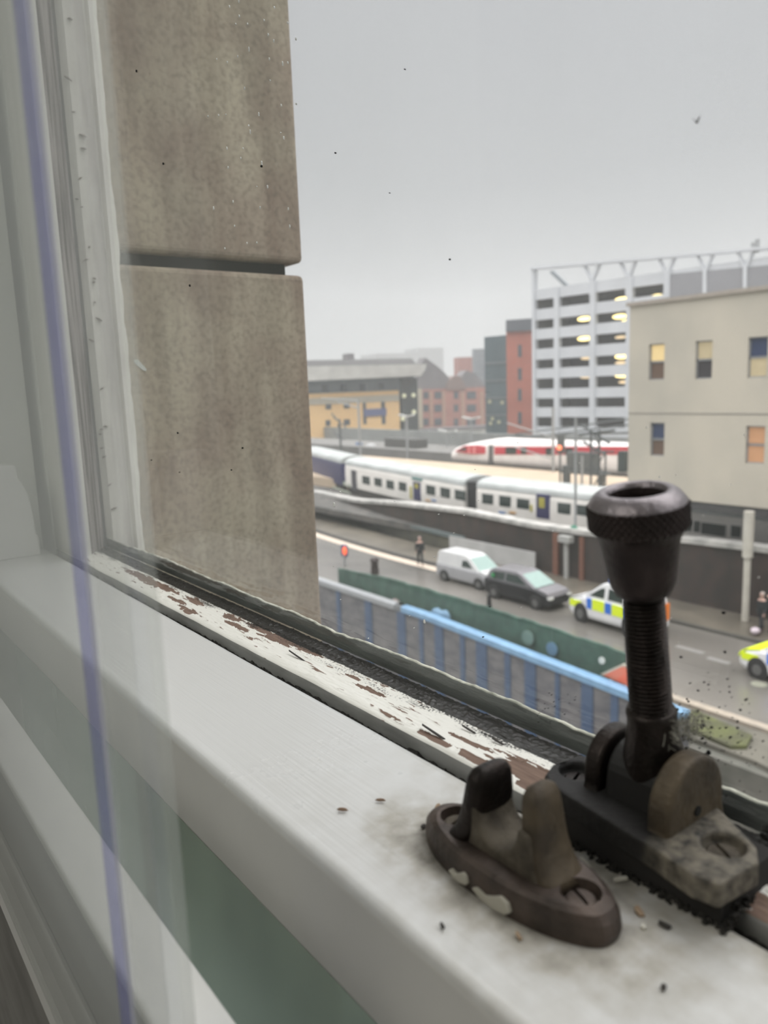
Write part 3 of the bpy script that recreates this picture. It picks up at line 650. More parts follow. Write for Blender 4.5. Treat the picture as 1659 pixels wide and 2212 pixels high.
# ================================================================== DEBRIS ON THE RAIL
CH = {'husk': mat('brown_husk', (0.26, 0.17, 0.11), rough=0.7), 'white': mat('white_chip', (0.68, 0.66, 0.58), rough=0.6), 'dark': mat('dark_crumb', (0.05, 0.045, 0.04), rough=0.9), 'tan': mat('tan_splinter', (0.36, 0.26, 0.17), rough=0.8)}
def chip(px, py, ln, wd, kind, label, ang=0.0, name='paint_chip', z=-0.0998, cat='debris', zt=0.0005):
    q = AZ(px, py, z); bm = BM()
    if kind == 'husk':
        add_tube(bm, [(-ln, 0, wd*.6), (-ln*.6, 0, wd), (0, 0, wd*1.05), (ln*.6, 0, wd), (ln, 0, wd*.6)], [wd*.15, wd*.8, wd, wd*.8, wd*.15], 10)
    else:
        pts = [(-ln, -wd), (-ln*.4, -wd*1.1), (ln, -wd*.7), (ln*.9, wd*.8), (0, wd*1.1), (-ln*.9, wd*.7)]
        add_prism(bm, pts, lambda u, v, t: (u, v, t + u*0.12), 0, zt)
    o = finish(bm, name, CH[kind], smooth=(kind == 'husk')); o.location = (q.x, q.y, z+0.0001); o.rotation_euler = (0, 0, ang)
    return tag(o, label, cat)
chip(740, 1753, .0014, .00045, 'husk', 'left one of two small brown husks on the bare white rail', R(-50), 'seed_husk', cat='husk')
chip(822, 1732, .0013, .0004, 'husk', 'right one of two small brown husks on the bare white rail', R(-45), 'seed_husk', cat='husk')
chip(945, 1745, .0009, .0004, 'tan', 'tan crumb just behind the left foot of the keep', R(20), 'wood_crumb', cat='crumb')
chip(915, 1788, .0006, .0005, 'dark', 'dark crumb on the white rail left of the keep', 0, 'dirt_crumb', cat='crumb')
chip(1435, 2002, .0011, .0005, 'dark', 'largest dark crumb on the white rail right of the keep', R(100), 'dirt_crumb', cat='crumb')
chip(1380, 1972, .0012, .0006, 'tan', 'reddish tan crumb right of the keep tip', R(60), 'wood_crumb', cat='crumb')
chip(1390, 2005, .0005, .0004, 'white', 'tiny white paint chip beside the large dark crumb', R(30))
chip(1340, 1902, .0014, .0005, 'white', 'rectangular white paint chip between keep and bolt plate', R(-37))
chip(1263, 1868, .0016, .0006, 'white', 'longer white paint chip directly behind the keep', R(70))
chip(1290, 1897, .0012, .0004, 'white', 'thin white splinter of paint behind the keep tip', R(80))
chip(1433, 2136, .0005, .0004, 'dark', 'dark speck on the rail near the bottom edge of the view', 0, 'dirt_crumb', cat='crumb')
chip(1120, 2025, .0009, .0003, 'tan', 'reddish splinter on the rail in front of the keep', R(70), 'wood_crumb', cat='crumb')
chip(955, 2003, .0006, .0003, 'dark', 'small dark grain on the rail edge in front of the keep', R(70), 'dirt_crumb', cat='crumb')
chip(1330, 1812, .0014, .0009, 'white', 'pale flake caught under the bolt plate', R(70), z=-0.098)
chip(1578, 1930, .0022, .0004, 'tan', 'orange-brown wood splinter below the near foot of the bolt plate', R(70), 'wood_splinter', z=-0.0985, cat='splinter')
chip(1500, 1950, .0022, .0006, 'white', 'pale sliver of paint in the gap below the bolt plate', R(95), z=-0.1010)
# long dark splits in the peeling paint
for (px, py, l, w, lab) in [(935, 1582, .0050, .00035, 'long dark wood splinter lying on the peeling rail'), (1012, 1577, .0028, .0003, 'short dark splinter on the peeling rail near the glass'), (641, 1418, .006, .0003, 'thin dark splinter along the peeling rail edge'), (1075, 1603, .0022, .00035, 'small dark splinter beside the glass grime')]:
    chip(px, py, l, w, 'dark', lab, R(90), 'wood_splinter', z=-0.0996, cat='splinter', zt=0.0003)
# dark gungy mat under the fastener plate, at rail gap
bm = BM()
for i in range(900):
    y = random.uniform(0.064, 0.110); x = random.uniform(0.1215, 0.1330)
    bmesh.ops.create_icosphere(bm, subdivisions=1, radius=random.uniform(0.00025, 0.0008), matrix=Matrix.Translation((x, y, -0.1003 + random.uniform(0, 0.0030)*(1 if x > .124 else .2))))
for v in bm.verts: v.co += Vector((random.uniform(-1, 1), random.uniform(-1, 1), random.uniform(-1, 1)))*0.0003
tag(finish(bm, 'black_debris', mat('sooty_debris', (0.035, 0.032, 0.027), (0.012, 0.011, 0.01), rough=1.0, scale=600)), 'black gritty dirt packed under the bolt plate', 'dirt', kind='stuff')
# ---- BACKGROUND ----
# ================================================================== OUTSIDE: ground, road, walls
GZ = -11.0
ASPH = mat('wet_asphalt', (0.215, 0.20, 0.18), (0.115, 0.107, 0.098), rough=0.22, scale=0.22, stretch=(1, 0.35, 1), bump=0.004, bscale=25, lo=0.35, hi=0.7)
PAVE = mat('wet_paving', (0.17, 0.15, 0.12), (0.11, 0.098, 0.08), rough=0.35, scale=0.5)
EARTH = mat('rough_ground', (0.17, 0.16, 0.14), (0.10, 0.10, 0.085), rough=0.9, scale=0.8)
KERB = mat('pale_kerbstone', (0.42, 0.36, 0.29), (0.33, 0.29, 0.24), rough=0.6, scale=3)
KERBD = mat('dark_kerbstone', (0.10, 0.095, 0.085), rough=0.6, scale=3)
DKWALL = mat('soot_dark_brick', (0.060, 0.042, 0.035), (0.032, 0.027, 0.023), rough=0.9, scale=1.1, stretch=(1, 1, 0.6))
MOSSW = mat('mossy_brick', (0.11, 0.105, 0.075), (0.055, 0.055, 0.045), rough=0.95, scale=0.6)
COPE = mat('pale_concrete_coping', (0.55, 0.53, 0.50), (0.30, 0.30, 0.28), rough=0.8, scale=1.5)
BALLAST = mat('rail_ballast', (0.13, 0.12, 0.11), (0.07, 0.07, 0.065), rough=0.95, scale=1.2)
PLATF = mat('tan_platform', (0.52, 0.41, 0.30), (0.45, 0.36, 0.26), rough=0.7, scale=0.3)
def bgs(name, a, b, m, **k): return struct(box(name, a, b, m, **k))
bgs('ground', (20.2, -60, GZ-5.6), (420, 420, GZ-0.13), EARTH)
# road with a slight bend away at the far end
def ribbon(name, xs, z0, z1, m, n=60, y0=-20, y1=75, bend=0.0042):
    bm = BM(); rows = []
    for j in range(n+1):
        y = y0 + (y1-y0)*j/n; off = bend*max(0, y-34)**2
        xa, xb = xs[0]+off*(0 if xs[0] < 20 else 1), xs[1]+off
        rows.append([bm.verts.new(p) for p in ((xa, y, z0), (xa, y, z1), (xb, y, z1), (xb, y, z0))])
    for a, b in zip(rows, rows[1:]):
        for k in range(4): bm.faces.new((a[k], a[(k+1) % 4], b[(k+1) % 4], b[k]))
    bm.faces.new(rows[0]); bm.faces.new(rows[-1][::-1])
    return struct(finish(bm, name, m))
ribbon('road', (22.9, 30.2), GZ-0.2, GZ, ASPH)
ribbon('pavement', (30.38, 33.2), GZ-0.2, GZ+0.12, PAVE)
ribbon('far_kerb', (30.2, 30.38), GZ-0.2, GZ+0.13, KERBD)
ribbon('near_kerb', (22.55, 22.9), GZ-0.2, GZ+0.13, KERB)
# pale painted line along the far gutter at the bend
bm = BM()
for j in range(24):
    y = 31 + j*1.7; off = 0.0042*max(0, y-34)**2; y2 = y+1.7; o2 = 0.0042*max(0, y2-34)**2
    v = [bm.verts.new(p) for p in ((29.2+off, y, GZ+0.006), (29.9+off, y, GZ+0.006), (29.9+o2, y2, GZ+0.006), (29.2+o2, y2, GZ+0.006))]; bm.faces.new(v)
struct(finish(bm, 'gutter_line', mat('pale_road_line', (0.62, 0.52, 0.42), rough=0.6)))
# worn white road markings (one mesh, surface pattern of the road)
bm = BM()
for (px, py, l) in [(1490, 1403, 1.2), (1552, 1427, 0.9), (1400, 1380, 1.2)]:
    q = AZ(px, py, GZ); add_box(bm, (q.x-0.15, q.y-l/2, GZ+0.002), (q.x+0.15, q.y+l/2, GZ+0.008))
struct(finish(bm, 'road_marking', mat('worn_road_white', (0.26, 0.25, 0.24), rough=0.6, scale=8)))
bm = BM(); q = AZ(1640, 1478, GZ); add_tube(bm, [(q.x, q.y, GZ), (q.x, q.y, GZ+0.01)], 0.28, 20)
tag(finish(bm, 'manhole_cover', mat('pale_iron', (0.28, 0.28, 0.22), rough=0.6)), 'round pale cover in the wet road below the nearer police car', 'manhole cover')
# long retaining wall below the railway; its top drops away to the left
def wallstrip(name, pts, th, m, zb=GZ, top=None, parent=None):
    """pts: (x, y, ztop) along the wall"""
    bm = BM(); rows = []
    for x, y, z in pts:
        rows.append([bm.verts.new(p) for p in ((x, y, zb), (x, y, z), (x+th, y, z), (x+th, y, zb))])
    for a, b in zip(rows, rows[1:]):
        for k in range(4): bm.faces.new((a[k], a[(k+1) % 4], b[(k+1) % 4], b[k]))
    bm.faces.new(rows[0]); bm.faces.new(rows[-1][::-1]); return finish(bm, name, m, parent)
RW = [(33.2, 4, -7.75), (33.2, 16, -7.85), (33.2, 20, -7.95), (33.2, 26, -8.38), (33.3, 30, -8.45), (33.5, 36, -8.3), (34.5, 44, -8.7), (36.2, 52, -9.45), (40.6, 70, -10.3)]
rwt = thing('retaining_wall', 'long soot-dark brick wall below the railway with a pale coping', 'wall', (33.2, 20, GZ))
rel(wallstrip('wall_face', RW, 0.6, DKWALL), rwt)
bm = BM(); rows = []
for x, y, z in RW: rows.append([bm.verts.new(p) for p in ((x-0.12, y, z), (x-0.12, y, z+0.24), (x+0.75, y, z+0.24), (x+0.75, y, z))])
for a, b in zip(rows, rows[1:]):
    for k in range(4): bm.faces.new((a[k], a[(k+1) % 4], b[(k+1) % 4], b[k]))
rel(finish(bm, 'coping', COPE), rwt)
# darker, greener lower embankment wall and bank at the left bend
lb = thing('embankment_wall', 'dark mossy lower wall curving round the bend at the left', 'wall', (33, 45, GZ))
rel(wallstrip('wall_face', [(33.05, 35.5, -10.0), (34.2, 44, -10.25), (36.4, 52, -10.55), (41.2, 66, -10.9)], 0.35, MOSSW), lb)
rel(wallstrip('pipe_ledge', [(32.95, 35.5, -9.72), (34.1, 44, -9.85), (36.1, 52, -10.0), (41.0, 66, -10.25)], 0.3, mat('teal_grey_ledge', (0.12, 0.15, 0.15), rough=0.8), zb=-10.0), lb)
# viaduct deck
bgs('railway_deck', (33.8, -10, -10.2), (75, 110, -9.75), BALLAST)
# white board leaning along the foot of the wall
a = AX(975, 1160, 32.95); b = AX(1160, 1200, 32.95)
tag(box('hoarding_board', (32.75, b.y, GZ+0.12), (32.85, a.y, -9.75), mat('light_grey_board', (0.50, 0.50, 0.49), (0.42, 0.42, 0.41), rough=0.5, scale=1)), 'pale grey board standing against the dark wall behind the van', 'board')
bm = BM()
add_tube(bm, [(32.9, 27.1, GZ+0.12), (32.9, 27.1, -8.8)], 0.14, 12); add_box(bm, (32.65, 26.7, -8.85), (33.05, 27.5, -8.5))
tag(finish(bm, 'drainpipe', mat('galvanised_grey', (0.42, 0.42, 0.40), rough=0.6)), 'pale grey downpipe with hopper on the dark retaining wall', 'pipe')
for yy, w in ((28.0, 0.35), (26.2, 0.25)):
    tag(box('rusty_stanchion', (33.02, yy-w/2, GZ+0.1), (33.19, yy+w/2, -8.5), mat('rusty_strip', (0.20, 0.09, 0.06), rough=0.9, scale=4)),
        'rust brown strip on the dark wall, %s of the grey downpipe' % ('left' if yy > 27 else 'right'), 'stanchion')
# ---- near side of the road: green hoarding, grey fence with blue posts and rail
GREEN = mat('dark_green_netting', (0.050, 0.115, 0.085), (0.028, 0.066, 0.050), rough=0.7, scale=2.2, lo=0.3, hi=0.7)
gh = thing('green_barrier', 'long dark green netted barrier along the near side of the road', 'barrier', (20.7, 25, GZ))
gtop = [(730, 1228), (850, 1252), (980, 1290), (1140, 1340), (1297, 1393), (1350, 1412)]
pts = []
for (px, py) in gtop:
    q = AX(px, py, 20.75); pts.append((20.75, q.y, q.z))
bm = BM(); rows = []
n = 90
def lerp_pts(pts, t):
    y = pts[0][1] + (pts[-1][1]-pts[0][1])*t
    for a, b in zip(pts, pts[1:]):
        if (a[1] >= y >= b[1]): f = (a[1]-y)/(a[1]-b[1]); return y, a[2]+(b[2]-a[2])*f
    return y, pts[-1][2]
for j in range(n+1):
    y, z = lerp_pts(pts, j/n)
    z += 0.05*fbm(y*1.4, 0, 0, 3)
    w = fbm(y*1.3, 5, 0, 3)*0.08
    rows.append([bm.verts.new(p) for p in ((20.72+w, y, GZ-0.1), (20.72-w, y, GZ+0.5), (20.75+w, y, z), (20.85+w, y, z), (20.9, y, GZ-0.1))])
for a, b in zip(rows, rows[1:]):
    for k in range(5): bm.faces.new((a[k], a[(k+1) % 5], b[(k+1) % 5], b[k]))
bm.faces.new(rows[0]); bm.faces.new(rows[-1][::-1])
rel(finish(bm, 'netting', GREEN), gh)
for (px, py, s, mcol, lab) in [(1140, 1378, 0.55, (0.13, 0.21, 0.18), 'pale faded patch'), (1192, 1402, 0.5, (0.10, 0.20, 0.30), 'blue patch'), (1300, 1427, 0.24, (0.62, 0.66, 0.63), 'white round notice')]:
    q = AX(px, py, 20.6); bm = BM(); add_tube(bm, [(20.58, q.y, q.z), (20.62, q.y, q.z)], s*0.5, 18)
    o = rel(finish(bm, 'notice', mat('notice_'+lab.split()[0], mcol, rough=0.6)), gh); o['label'] = lab
BLUER = mat('blue_painted_steel', (0.20, 0.36, 0.53), (0.15, 0.28, 0.43), rough=0.45, scale=2)
BLUEP = mat('dark_blue_post', (0.055, 0.095, 0.175), rough=0.6, scale=3)
GREYP = mat('grey_panelling', (0.175, 0.168, 0.17), (0.095, 0.095, 0.105), rough=0.85, scale=1.2, stretch=(1, 1, 2.5))
fx = 20.0
ft = thing('site_fence', 'long grey panelled wall with blue posts and a light blue top rail', 'fence', (fx, 20, GZ))
def fz(y): return -9.50 - 0.040*max(0, 24-y)
ys_ = [34 - i*0.5 for i in range(45)]
rel(wallstrip('panelling', [(fx, y, fz(y)-0.15) for y in ys_], 0.25, GREYP, zb=-16), ft)
gs_ = [y for y in ys_ if y >= 25.5]; bs_ = [y for y in ys_ if y <= 26]
GREYR = mat('dull_grey_rail', (0.30, 0.31, 0.32), rough=0.6)
def railstrip(nm, ys2, m):
    bm = BM(); rows = []
    for y in ys2:
        z = fz(y); rows.append([bm.verts.new(p) for p in ((fx-0.08, y, z-0.24), (fx-0.07, y, z-0.03), (fx+0.0, y, z+0.02), (fx+0.27, y, z+0.02), (fx+0.27, y, z-0.2))])
    for a, b in zip(rows, rows[1:]):
        for k in range(5): bm.faces.new((a[k], a[(k+1) % 5], b[(k+1) % 5], b[k]))
    bm.faces.new(rows[0]); bm.faces.new(rows[-1][::-1]); return rel(finish(bm, nm, m), ft)
railstrip('top_rail', gs_, GREYR)['label'] = 'dull grey far part of the rail'
railstrip('top_rail', bs_, BLUER)['label'] = 'light blue near part of the rail'
for px, w in [(737, .35), (800, .55), (870, .6), (912, .25), (950, .55), (1000, .28), (1041, .6), (1097, .3), (1146, .55), (1205, .2), (1270, .5), (1330, .3)]:
    q = AX(px, 1400, fx); w *= 0.95
    rel(box('post', (fx-0.05, q.y-w/2, -16), (fx+0.02, q.y+w/2, fz(q.y)-0.2), BLUEP), ft)
# things piled behind the rail: tarpaulin and cable reel
q = AX(945, 1330, 20.3); bm = BM()
bmesh.ops.create_icosphere(bm, subdivisions=3, radius=0.5, matrix=Matrix.Translation((20.46, q.y, q.z)) @ Matrix.Diagonal((0.30, 1.25, 0.5, 1)))
for v in bm.verts: v.co += Vector((0, 0, fbm(v.co.x*3, v.co.y*3, 0, 3)*0.12))
tag(finish(bm, 'tarpaulin', mat('blue_tarpaulin', (0.14, 0.26, 0.38), rough=0.5), smooth=True), 'crumpled blue sheet behind the blue rail', 'tarpaulin')
for (px, py, lab) in [(855, 1300, 'small pinkish grey bundle behind the rail, further from the camera'), (897, 1318, 'small pinkish grey bundle behind the rail, nearer the blue sheet')]:
    q = AX(px, py, 20.5); bm = BM(); bmesh.ops.create_icosphere(bm, subdivisions=3, radius=0.24, matrix=Matrix.Translation((20.46, q.y, q.z-0.05)) @ Matrix.Diagonal((0.6, 1.2, 0.8, 1)))
    for v in bm.verts: v.co += Vector((0, 0, fbm(v.co.x*5, v.co.y*5, 0, 3)*0.08))
    tag(finish(bm, 'bundle', mat('pinkish_bundle', (0.22, 0.18, 0.17), rough=0.9), smooth=True), lab, 'bundle')
# red and white barrier board at the near end of the green barrier
q = AX(1345, 1458, 20.5)
sg = thing('barrier_board', 'red barrier board with pale edge at the near end of the green barrier', 'barrier board', (q.x, q.y, q.z-0.5))
bm = BM(); add_prism(bm, [(0.75, -0.22), (-0.7, -0.35), (-0.75, 0.42), (0.0, 0.30)], lambda u, v, t: (t, u, v), -0.03, 0.03); o = finish(bm, 'red_panel', mat('signal_red', (0.80, 0.15, 0.08), (0.72, 0.22, 0.14), rough=0.5, scale=2), sg); o.location = (0, 0, 0.5)
bm = BM(); add_prism(bm, [(0.85, -0.20), (0.75, -0.22), (0.0, 0.30), (-0.75, 0.42), (-0.75, 0.50), (0.0, 0.38)], lambda u, v, t: (t, u, v), -0.035, 0.035); o = finish(bm, 'pale_edge', mat('pale_edge', (0.6, 0.55, 0.45), rough=0.6), sg); o.location = (0, 0, 0.5)
for k, yy in enumerate((-0.5, 0.45)):
    bm = BM(); add_box(bm, (-0.03, yy-0.03, -0.6), (0.03, yy+0.03, 0.3)); finish(bm, 'leg', GREYR, sg)
# raised bank with mossy edge at the right, next to the near kerb
MOSS = mat('moss_green', (0.115, 0.125, 0.050), (0.075, 0.075, 0.045), rough=0.95, scale=2.0)
bm = BM()
a = [(22.5, 14.6), (22.5, -8), (20.4, -8), (20.4, 9.3), (20.6, 10.2), (20.6, 14.2), (21.3, 14.8)]
add_prism(bm, a, lambda u, v, t: (u, v, t), GZ-0.4, GZ+0.02)
struct(finish(bm, 'verge', mat('worn_verge_concrete', (0.15, 0.14, 0.115), (0.095, 0.09, 0.075), rough=.9, scale=.9)))
bm = BM(); p0 = AZ(1500, 1530, GZ+0.2); 
q1 = AZ(1500, 1535, GZ+.1); q2 = AZ(1625, 1590, GZ+.1); q3 = AZ(1635, 1600, GZ+.1); q4 = AZ(1600, 1600, GZ+.1); q5 = AZ(1480, 1560, GZ+.1)
add_prism(bm, [(q1.x, q1.y), (q2.x, q2.y), (q3.x-.6, q3.y), (q4.x-.6, q4.y), (q5.x-.3, q5.y)], lambda u, v, t: (u, v, t), GZ, GZ+0.14)
tag(finish(bm, 'moss_patch', MOSS), 'strip of yellow-green moss beside the near kerb', 'moss', kind='stuff')
yard = struct(box('yard', (0.5, -30, -16.2), (20.0, 60, -16), EARTH))

# ================================================================== VEHICLES
TYRE = mat('tyre_rubber', (0.025, 0.025, 0.025), rough=0.8); HUB = mat('grey_hub', (0.22, 0.22, 0.22), rough=0.4, metal=0.6)
CGL = mat('car_glass', (0.035, 0.050, 0.045), rough=0.08); WSG = mat('screen_glass', (0.30, 0.42, 0.38), (0.26, 0.37, 0.34), rough=0.10)
HVY = mat('fluorescent_yellow', (0.82, 1.0, 0.02), (0.80, 0.97, 0.02), rough=0.5, emit=None); HVB = mat('police_blue', (0.03, 0.19, 0.75), rough=0.5)
LAMPR = mat('tail_lamp_red', (0.6, 0.03, 0.02), rough=0.3); BLK = mat('black_trim', (0.02, 0.02, 0.022), rough=0.5)
HVO = mat('fluorescent_orange', (1.0, 0.25, 0.02), rough=0.5)
def car(name, label, cat, loc, rotz, L_, st, cab, paint, lowcol=None, wr=0.32, hw=0.86, wins=(), group=None, roofm=None):
    """local +x is the front. st: (x, ztop of lower body). cab: (x, z) outline of greenhouse above belt; sides lean in"""
    t = thing(name, label, cat, loc, rotz, group)
    bm = BM(); rings = []
    n = len(st)
    for i, (x, zt) in enumerate(st):
        e = 0.90 if i in (0, n-1) else (0.97 if i in (1, n-2) else 1.0); w = hw*e; zb = 0.30 if i in (0, n-1) else 0.22
        rings.append([bm.verts.new((x, y, z)) for y, z in ((-w*.94, zb), (-w, zb+.14), (-w*1.0, (zb+zt)/2), (-w*.98, zt-.10), (-w*.90, zt), (w*.90, zt), (w*.98, zt-.10), (w*1.0, (zb+zt)/2), (w, zb+.14), (w*.94, zb))])
    for a, b in zip(rings, rings[1:]):
        for k in range(10): bm.faces.new((a[k], a[(k+1) % 10], b[(k+1) % 10], b[k]))
    bm.faces.new(rings[0]); bm.faces.new(rings[-1][::-1])
    body = finish(bm, 'body', paint, t, bevel=0.04, bseg=3, angle=25)
    zb_ = cab[0][1]; ztop = max(z for _, z in cab)
    def cw(z): return hw*(0.91 - 0.17*(z-zb_)/max(.01, ztop-zb_))
    bm = BM(); lf = [bm.verts.new((x, -cw(z), z)) for x, z in cab]; rt = [bm.verts.new((x, cw(z), z)) for x, z in cab]
    for i in range(len(cab)):
        j = (i+1) % len(cab); bm.faces.new((lf[i], lf[j], rt[j], rt[i]))
    bm.faces.new(lf[::-1]); bm.faces.new(rt)
    finish(bm, 'cabin', roofm or paint, t, bevel=0.05, bseg=3, angle=25)
    for (nm, poly) in wins:          # side windows, both sides, standing 5 mm proud
        for s in (-1, 1):
            bm = BM(); v = [bm.verts.new((x, s*(cw(z)+0.006), z)) for x, z in poly]; bm.faces.new(v)
            r = bmesh.ops.extrude_face_region(bm, geom=bm.faces[:]); 
            for q in r['geom']:
                if isinstance(q, bmesh.types.BMVert): q.co.y -= s*0.02
            finish(bm, nm, CGL, t)
    return t, cw
def screen(t, cw, x0, z0, x1, z1, nm, m=None):
    bm = BM(); d = Vector((z1-z0, 0, -(x1-x0))).normalized()
    if d.z < 0: d = -d
    k = 0.90
    v = [Vector((x0, -cw(z0)*k, z0)), Vector((x0, cw(z0)*k, z0)), Vector((x1, cw(z1)*k, z1)), Vector((x1, -cw(z1)*k, z1))]
    a = [bm.verts.new(p+d*0.012) for p in v]; b = [bm.verts.new(p-d*0.01) for p in v]
    bm.faces.new(a); bm.faces.new(b[::-1])
    for i in range(4): bm.faces.new((a[i], a[(i+1) % 4], b[(i+1) % 4], b[i]))
    finish(bm, nm, m or WSG, t)
def wheels(t, xs, r=0.32, hw=0.86):
    for x in xs:
        for s in (-1, 1):
            bm = BM(); add_lathe(bm, [(0.001, -0.1), (r-0.04, -0.1), (r, -0.06), (r, 0.06), (r-0.04, 0.1), (0.001, 0.1)], 28, None, Matrix.Translation((x, s*(hw-0.06), r)) @ Matrix.Rotation(R(90), 4, 'X'))
            w = finish(bm, 'wheel', TYRE, t)
            bm = BM(); add_lathe(bm, [(0.001, -0.115), (r*.55, -0.108), (r*.6, 0.0), (r*.55, 0.108), (0.001, 0.115)], 20, None, Matrix.Translation((x, s*(hw-0.06), r)) @ Matrix.Rotation(R(90), 4, 'X'))
            finish(bm, 'hub', HUB, w)
            bm = BM(); add_lathe(bm, [(0.001, -0.06), (r+.07, -0.06), (r+.07, 0.06), (0.001, 0.06)], 28, None, Matrix.Translation((x, s*(hw-0.055), r+.01)) @ Matrix.Rotation(R(90), 4, 'X'))
            finish(bm, 'wheel_arch', BLK, t)
def sidepanel(t, x0, x1, z0, z1, m, nm, hw, label=None, sides=(-1, 1)):
    for s in sides:
        bm = BM(); add_box(bm, (x0, s*(hw+0.004)-0.006, z0), (x1, s*(hw+0.004)+0.006, z1)); o = finish(bm, nm, m, t)
        if label: o['label'] = label
def endpanel(t, x, y0, y1, z0, z1, m, nm):
    return box(nm, (x-0.012, y0, z0), (x+0.012, y1, z1), m, t)
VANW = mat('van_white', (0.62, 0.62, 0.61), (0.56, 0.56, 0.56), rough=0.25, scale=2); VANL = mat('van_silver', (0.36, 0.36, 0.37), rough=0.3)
CARB = mat('dark_grey_car_paint', (0.030, 0.031, 0.034), rough=0.15, metal=0.3); CARS = mat('sky_reflection_paint', (0.26, 0.25, 0.265), rough=0.2, metal=0.3)  # CARS: sky reflection on the dark car's roof and bonnet, painted as lighter grey
POLW = mat('police_white', (0.80, 0.80, 0.80), (0.74, 0.74, 0.75), rough=0.25, scale=2)
RH = R(-90)    # vehicles face -y (towards the right of the view)
# silver-white van
va = AZ(1010, 1262, GZ)
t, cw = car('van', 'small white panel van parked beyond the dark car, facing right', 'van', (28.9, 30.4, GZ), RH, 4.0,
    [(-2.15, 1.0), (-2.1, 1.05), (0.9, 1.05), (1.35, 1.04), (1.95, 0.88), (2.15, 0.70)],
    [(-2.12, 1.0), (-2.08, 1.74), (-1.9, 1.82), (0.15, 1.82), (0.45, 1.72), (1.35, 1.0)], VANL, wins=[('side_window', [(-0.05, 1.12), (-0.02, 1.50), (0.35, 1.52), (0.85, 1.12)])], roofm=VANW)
screen(t, cw, 1.30, 1.06, 0.52, 1.68, 'windscreen'); wheels(t, (-1.4, 1.35), 0.31); t.scale = (1, 1, 0.92)
bm = BM(); add_prism(bm, [(1.32, 1.045), (1.98, 0.90), (2.14, 0.74), (2.17, 0.72), (2.02, 0.95), (1.34, 1.09)], lambda u, v, t_: (u, t_, v), -0.78, 0.78); finish(bm, 'bonnet', VANW, t)
for s in (-1, 1): box('headlamp', (2.02, s*0.66-0.14, 0.66), (2.17, s*0.66+0.14, 0.82), mat('lamp_glass', (0.75, 0.75, 0.72), rough=0.2), t)
endpanel(t, 2.15, -0.5, 0.5, 0.34, 0.5, BLK, 'grille')
# dark car in front of it
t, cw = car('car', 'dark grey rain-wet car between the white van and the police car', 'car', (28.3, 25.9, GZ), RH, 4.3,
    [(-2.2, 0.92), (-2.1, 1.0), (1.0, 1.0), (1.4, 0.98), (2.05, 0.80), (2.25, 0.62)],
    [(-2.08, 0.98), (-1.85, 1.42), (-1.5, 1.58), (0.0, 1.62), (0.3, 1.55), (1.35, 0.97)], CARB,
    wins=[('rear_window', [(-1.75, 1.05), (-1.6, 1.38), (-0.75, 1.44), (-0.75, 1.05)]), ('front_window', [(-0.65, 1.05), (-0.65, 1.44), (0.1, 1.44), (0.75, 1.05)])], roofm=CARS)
screen(t, cw, 1.30, 1.02, 0.36, 1.52, 'windscreen'); wheels(t, (-1.4, 1.4), 0.33)
bm = BM(); add_prism(bm, [(1.40, 0.985), (2.03, 0.83), (2.2, 0.68), (2.22, 0.70), (2.06, 0.87), (1.41, 1.02)], lambda u, v, t_: (u, t_, v), -0.76, 0.76); finish(bm, 'bonnet', CARS, t)
for s in (-1, 1): box('headlamp', (2.08, s*0.66-0.14, 0.60), (2.26, s*0.66+0.14, 0.72), mat('lamp_glass', (0.75, 0.75, 0.72), rough=0.2), t)
bm = BM(); add_tube(bm, [(-0.3, -0.792, 1.22), (-0.3, -0.800, 1.22)], 0.12, 14); finish(bm, 'green_badge', mat('green_sticker', (0.05, 0.35, 0.12), rough=0.5), t).location = (-1.2, -0.02, 0.0)
